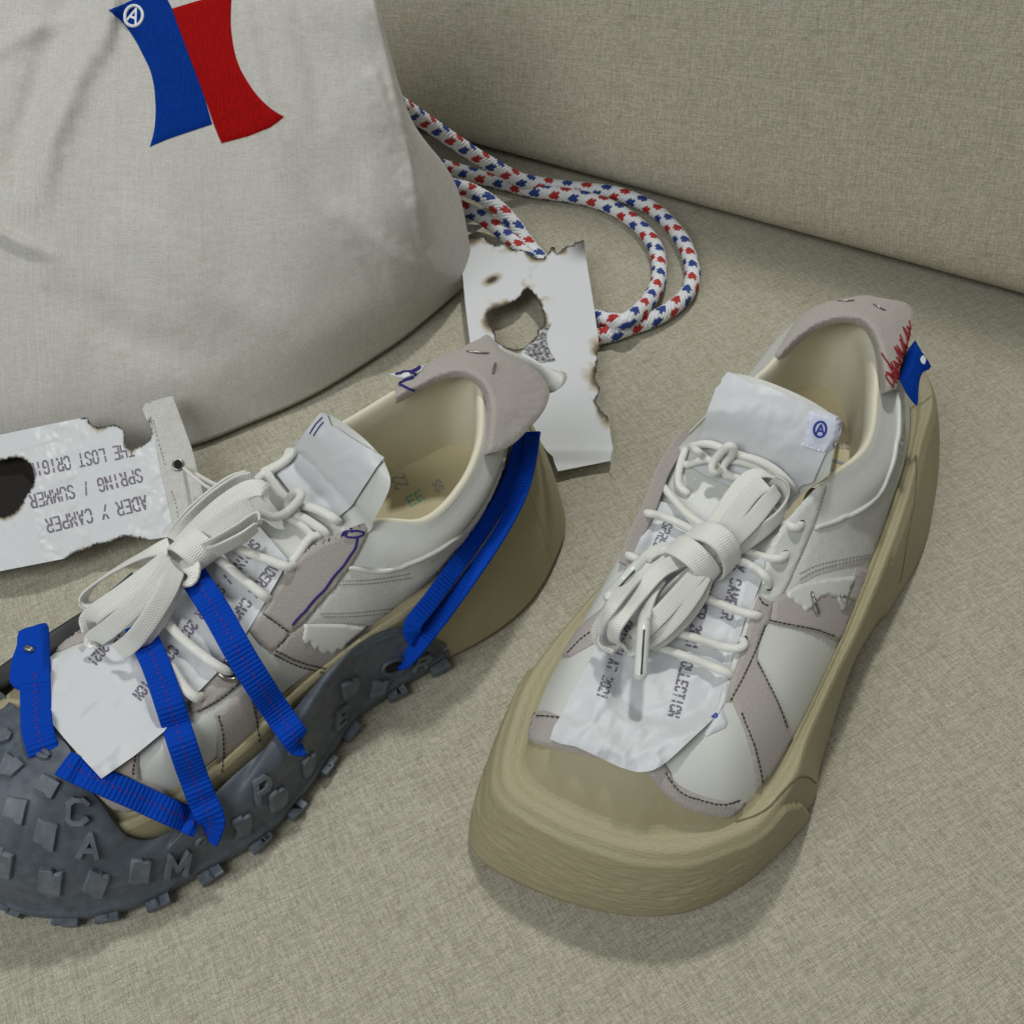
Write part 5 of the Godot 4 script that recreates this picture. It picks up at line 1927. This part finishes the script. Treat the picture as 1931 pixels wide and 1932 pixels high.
func left_tag() -> void:
	casts = []
	var o := thing("hang_tag", "printed paper tag with burnt edges and an eyelet strip, against the bag's foot", "tag", at(150, 950, 15), "singed paper hang tags")
	var hs := func(x: float, y: float, _a: float, _b: float) -> Dictionary:
		var v := y + 0.22 * x
		return {"p": at(x, y, 37.0 - 25.0 * clampf((v - 815.0) / 263.0, -0.2, 1.2) + 0.7 * sin(x * 0.03) + 0.6 * bump.get_noise_2d(x, y)), "n": Vector3(0, 0.95, 0.3)}
	var top := ragged(cr2(look("TB", [665, 237, 715, 235, 740, 280, 790, 308, 840, 310, 900, 295, 935, 290, 985, 312, 1018, 355, 1016, 420, 1030, 470, 1080, 495, 1130, 470, 1190, 438, 1232, 385, 1228, 330, 1214, 290, 1222, 255]), 3), 2.0)
	var foot := ragged(cr2(look("TB", [1200, 1230, 1120, 1214, 1000, 1205, 900, 1245, 760, 1275, 680, 1320, 600, 1342, 540, 1380]), 3), 2.0)
	var hole := ragged(cr2(look("TB", [-160, 590, -60, 600, 20, 585, 80, 568, 165, 560, 235, 600, 272, 660, 282, 720, 262, 800, 220, 870, 170, 950, 120, 1005, 50, 1037, -40, 1045, -140, 1020]), 3, true), 2.0)
	var poly := look("TB", [-420, 470, 0, 375, 330, 305])
	poly.append_array(top)
	poly.append_array(look("TB", [1255, 330, 1290, 560, 1335, 760, 1385, 960, 1425, 1170, 1370, 1205, 1290, 1218]))
	poly.append_array(foot)
	poly.append_array(look("TB", [0, 1485, -420, 1570]))
	var loop := hole.duplicate()
	loop.append(hole[0])
	var lines := [top, foot, loop]
	var tint := func(x: float, y: float) -> Color: return scorch(Vector2(x, y), lines, 6.0)
	var g := poly_h(poly, hs, 0.3, [hole], 3.2, 0.0, tint)
	obj("paper", g, M.foil_paper, o, true)
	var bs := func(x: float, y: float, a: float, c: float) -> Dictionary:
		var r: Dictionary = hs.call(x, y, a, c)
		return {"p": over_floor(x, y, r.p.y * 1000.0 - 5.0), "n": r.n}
	obj("dark_backing", poly_h(cr2(look("TB", [-260, 470, 0, 470, 170, 480, 320, 560, 370, 700, 340, 860, 260, 1000, 150, 1100, 0, 1120, -260, 1120]), 3, true), bs, 0.3), M.dark_sheet, o)  # a dark sheet added a little below the paper, behind its hole
	g = Geo.new()
	lettering(g, "THE LOST ORIGIN", look("TB", [1075, 440])[0], Vector2(-0.975, 0.20), 24, 13.6, 3.4)
	lettering(g, "SPRING / SUMMER", look("TB", [1140, 650])[0], Vector2(-0.972, 0.235), 24, 14.6, 3.6)
	lettering(g, "ADER X CAMPER", look("TB", [1180, 868])[0], Vector2(-0.972, 0.235), 25, 15.2, 3.8)
	obj("print", g, M.ink, o)
	# cloth strip
	g = poly_h(look("TB", [1165, 175, 1190, 128, 1215, 122, 1228, 150, 1240, 112, 1300, 95, 1412, 68, 1480, 250, 1570, 500, 1660, 870, 1500, 1100, 1425, 1175, 1390, 1000, 1335, 760, 1285, 520, 1255, 330, 1238, 235, 1205, 270]), func(x: float, y: float, a: float, c: float) -> Dictionary:
		var r: Dictionary = hs.call(x, y, a, c)
		return {"p": r.p + Vector3.UP * 0.0009, "n": r.n}, 0.6, [], 5.0, 1.0)
	obj("cloth_strip", g, M.textile, o, true)
	g = Geo.new()
	stitch(g, look("TB", [1250, 250, 1290, 420, 1330, 560, 1345, 620]), 4.0, 4.0, 0.00016)
	stitch(g, look("TB", [1400, 830, 1435, 940, 1455, 1060, 1490, 1090]), 4.0, 4.0, 0.00016)
	obj("pale_stitching", g, M.thread_grey, o)
	var ec := look("TB", [1453, 618])[0]
	ring_on(o, "eyelet", ec, 9.5, 10.0, 0.0, 0.0006, 0.3, M.steel)
	g = Geo.new()
	var hp := PackedVector2Array()
	for i in 14:
		hp.append(ec + Vector2(cos(TAU * i / 14.0), sin(TAU * i / 14.0)) * 9.0)
	sheet(g, hp, [], 4.0, on, 0.3, 0.0)
	obj("eyelet_hole", g, M.gap, o)
	g = Geo.new()
	tube(g, cr3(lookh("TB", [1453, 622, 20, 1500, 645, 24, 1580, 715, 34, 1660, 775, 46, 1730, 815, 60, 1790, 845, 74, 1850, 880, 82]), 6), 0.0009, 8)
	tube(g, cr3(lookh("TB", [1600, 690, 30, 1650, 720, 42, 1720, 760, 58, 1790, 795, 74, 1850, 850, 82]), 6), 0.0009, 8)
	obj("string", g, M.lace, o)
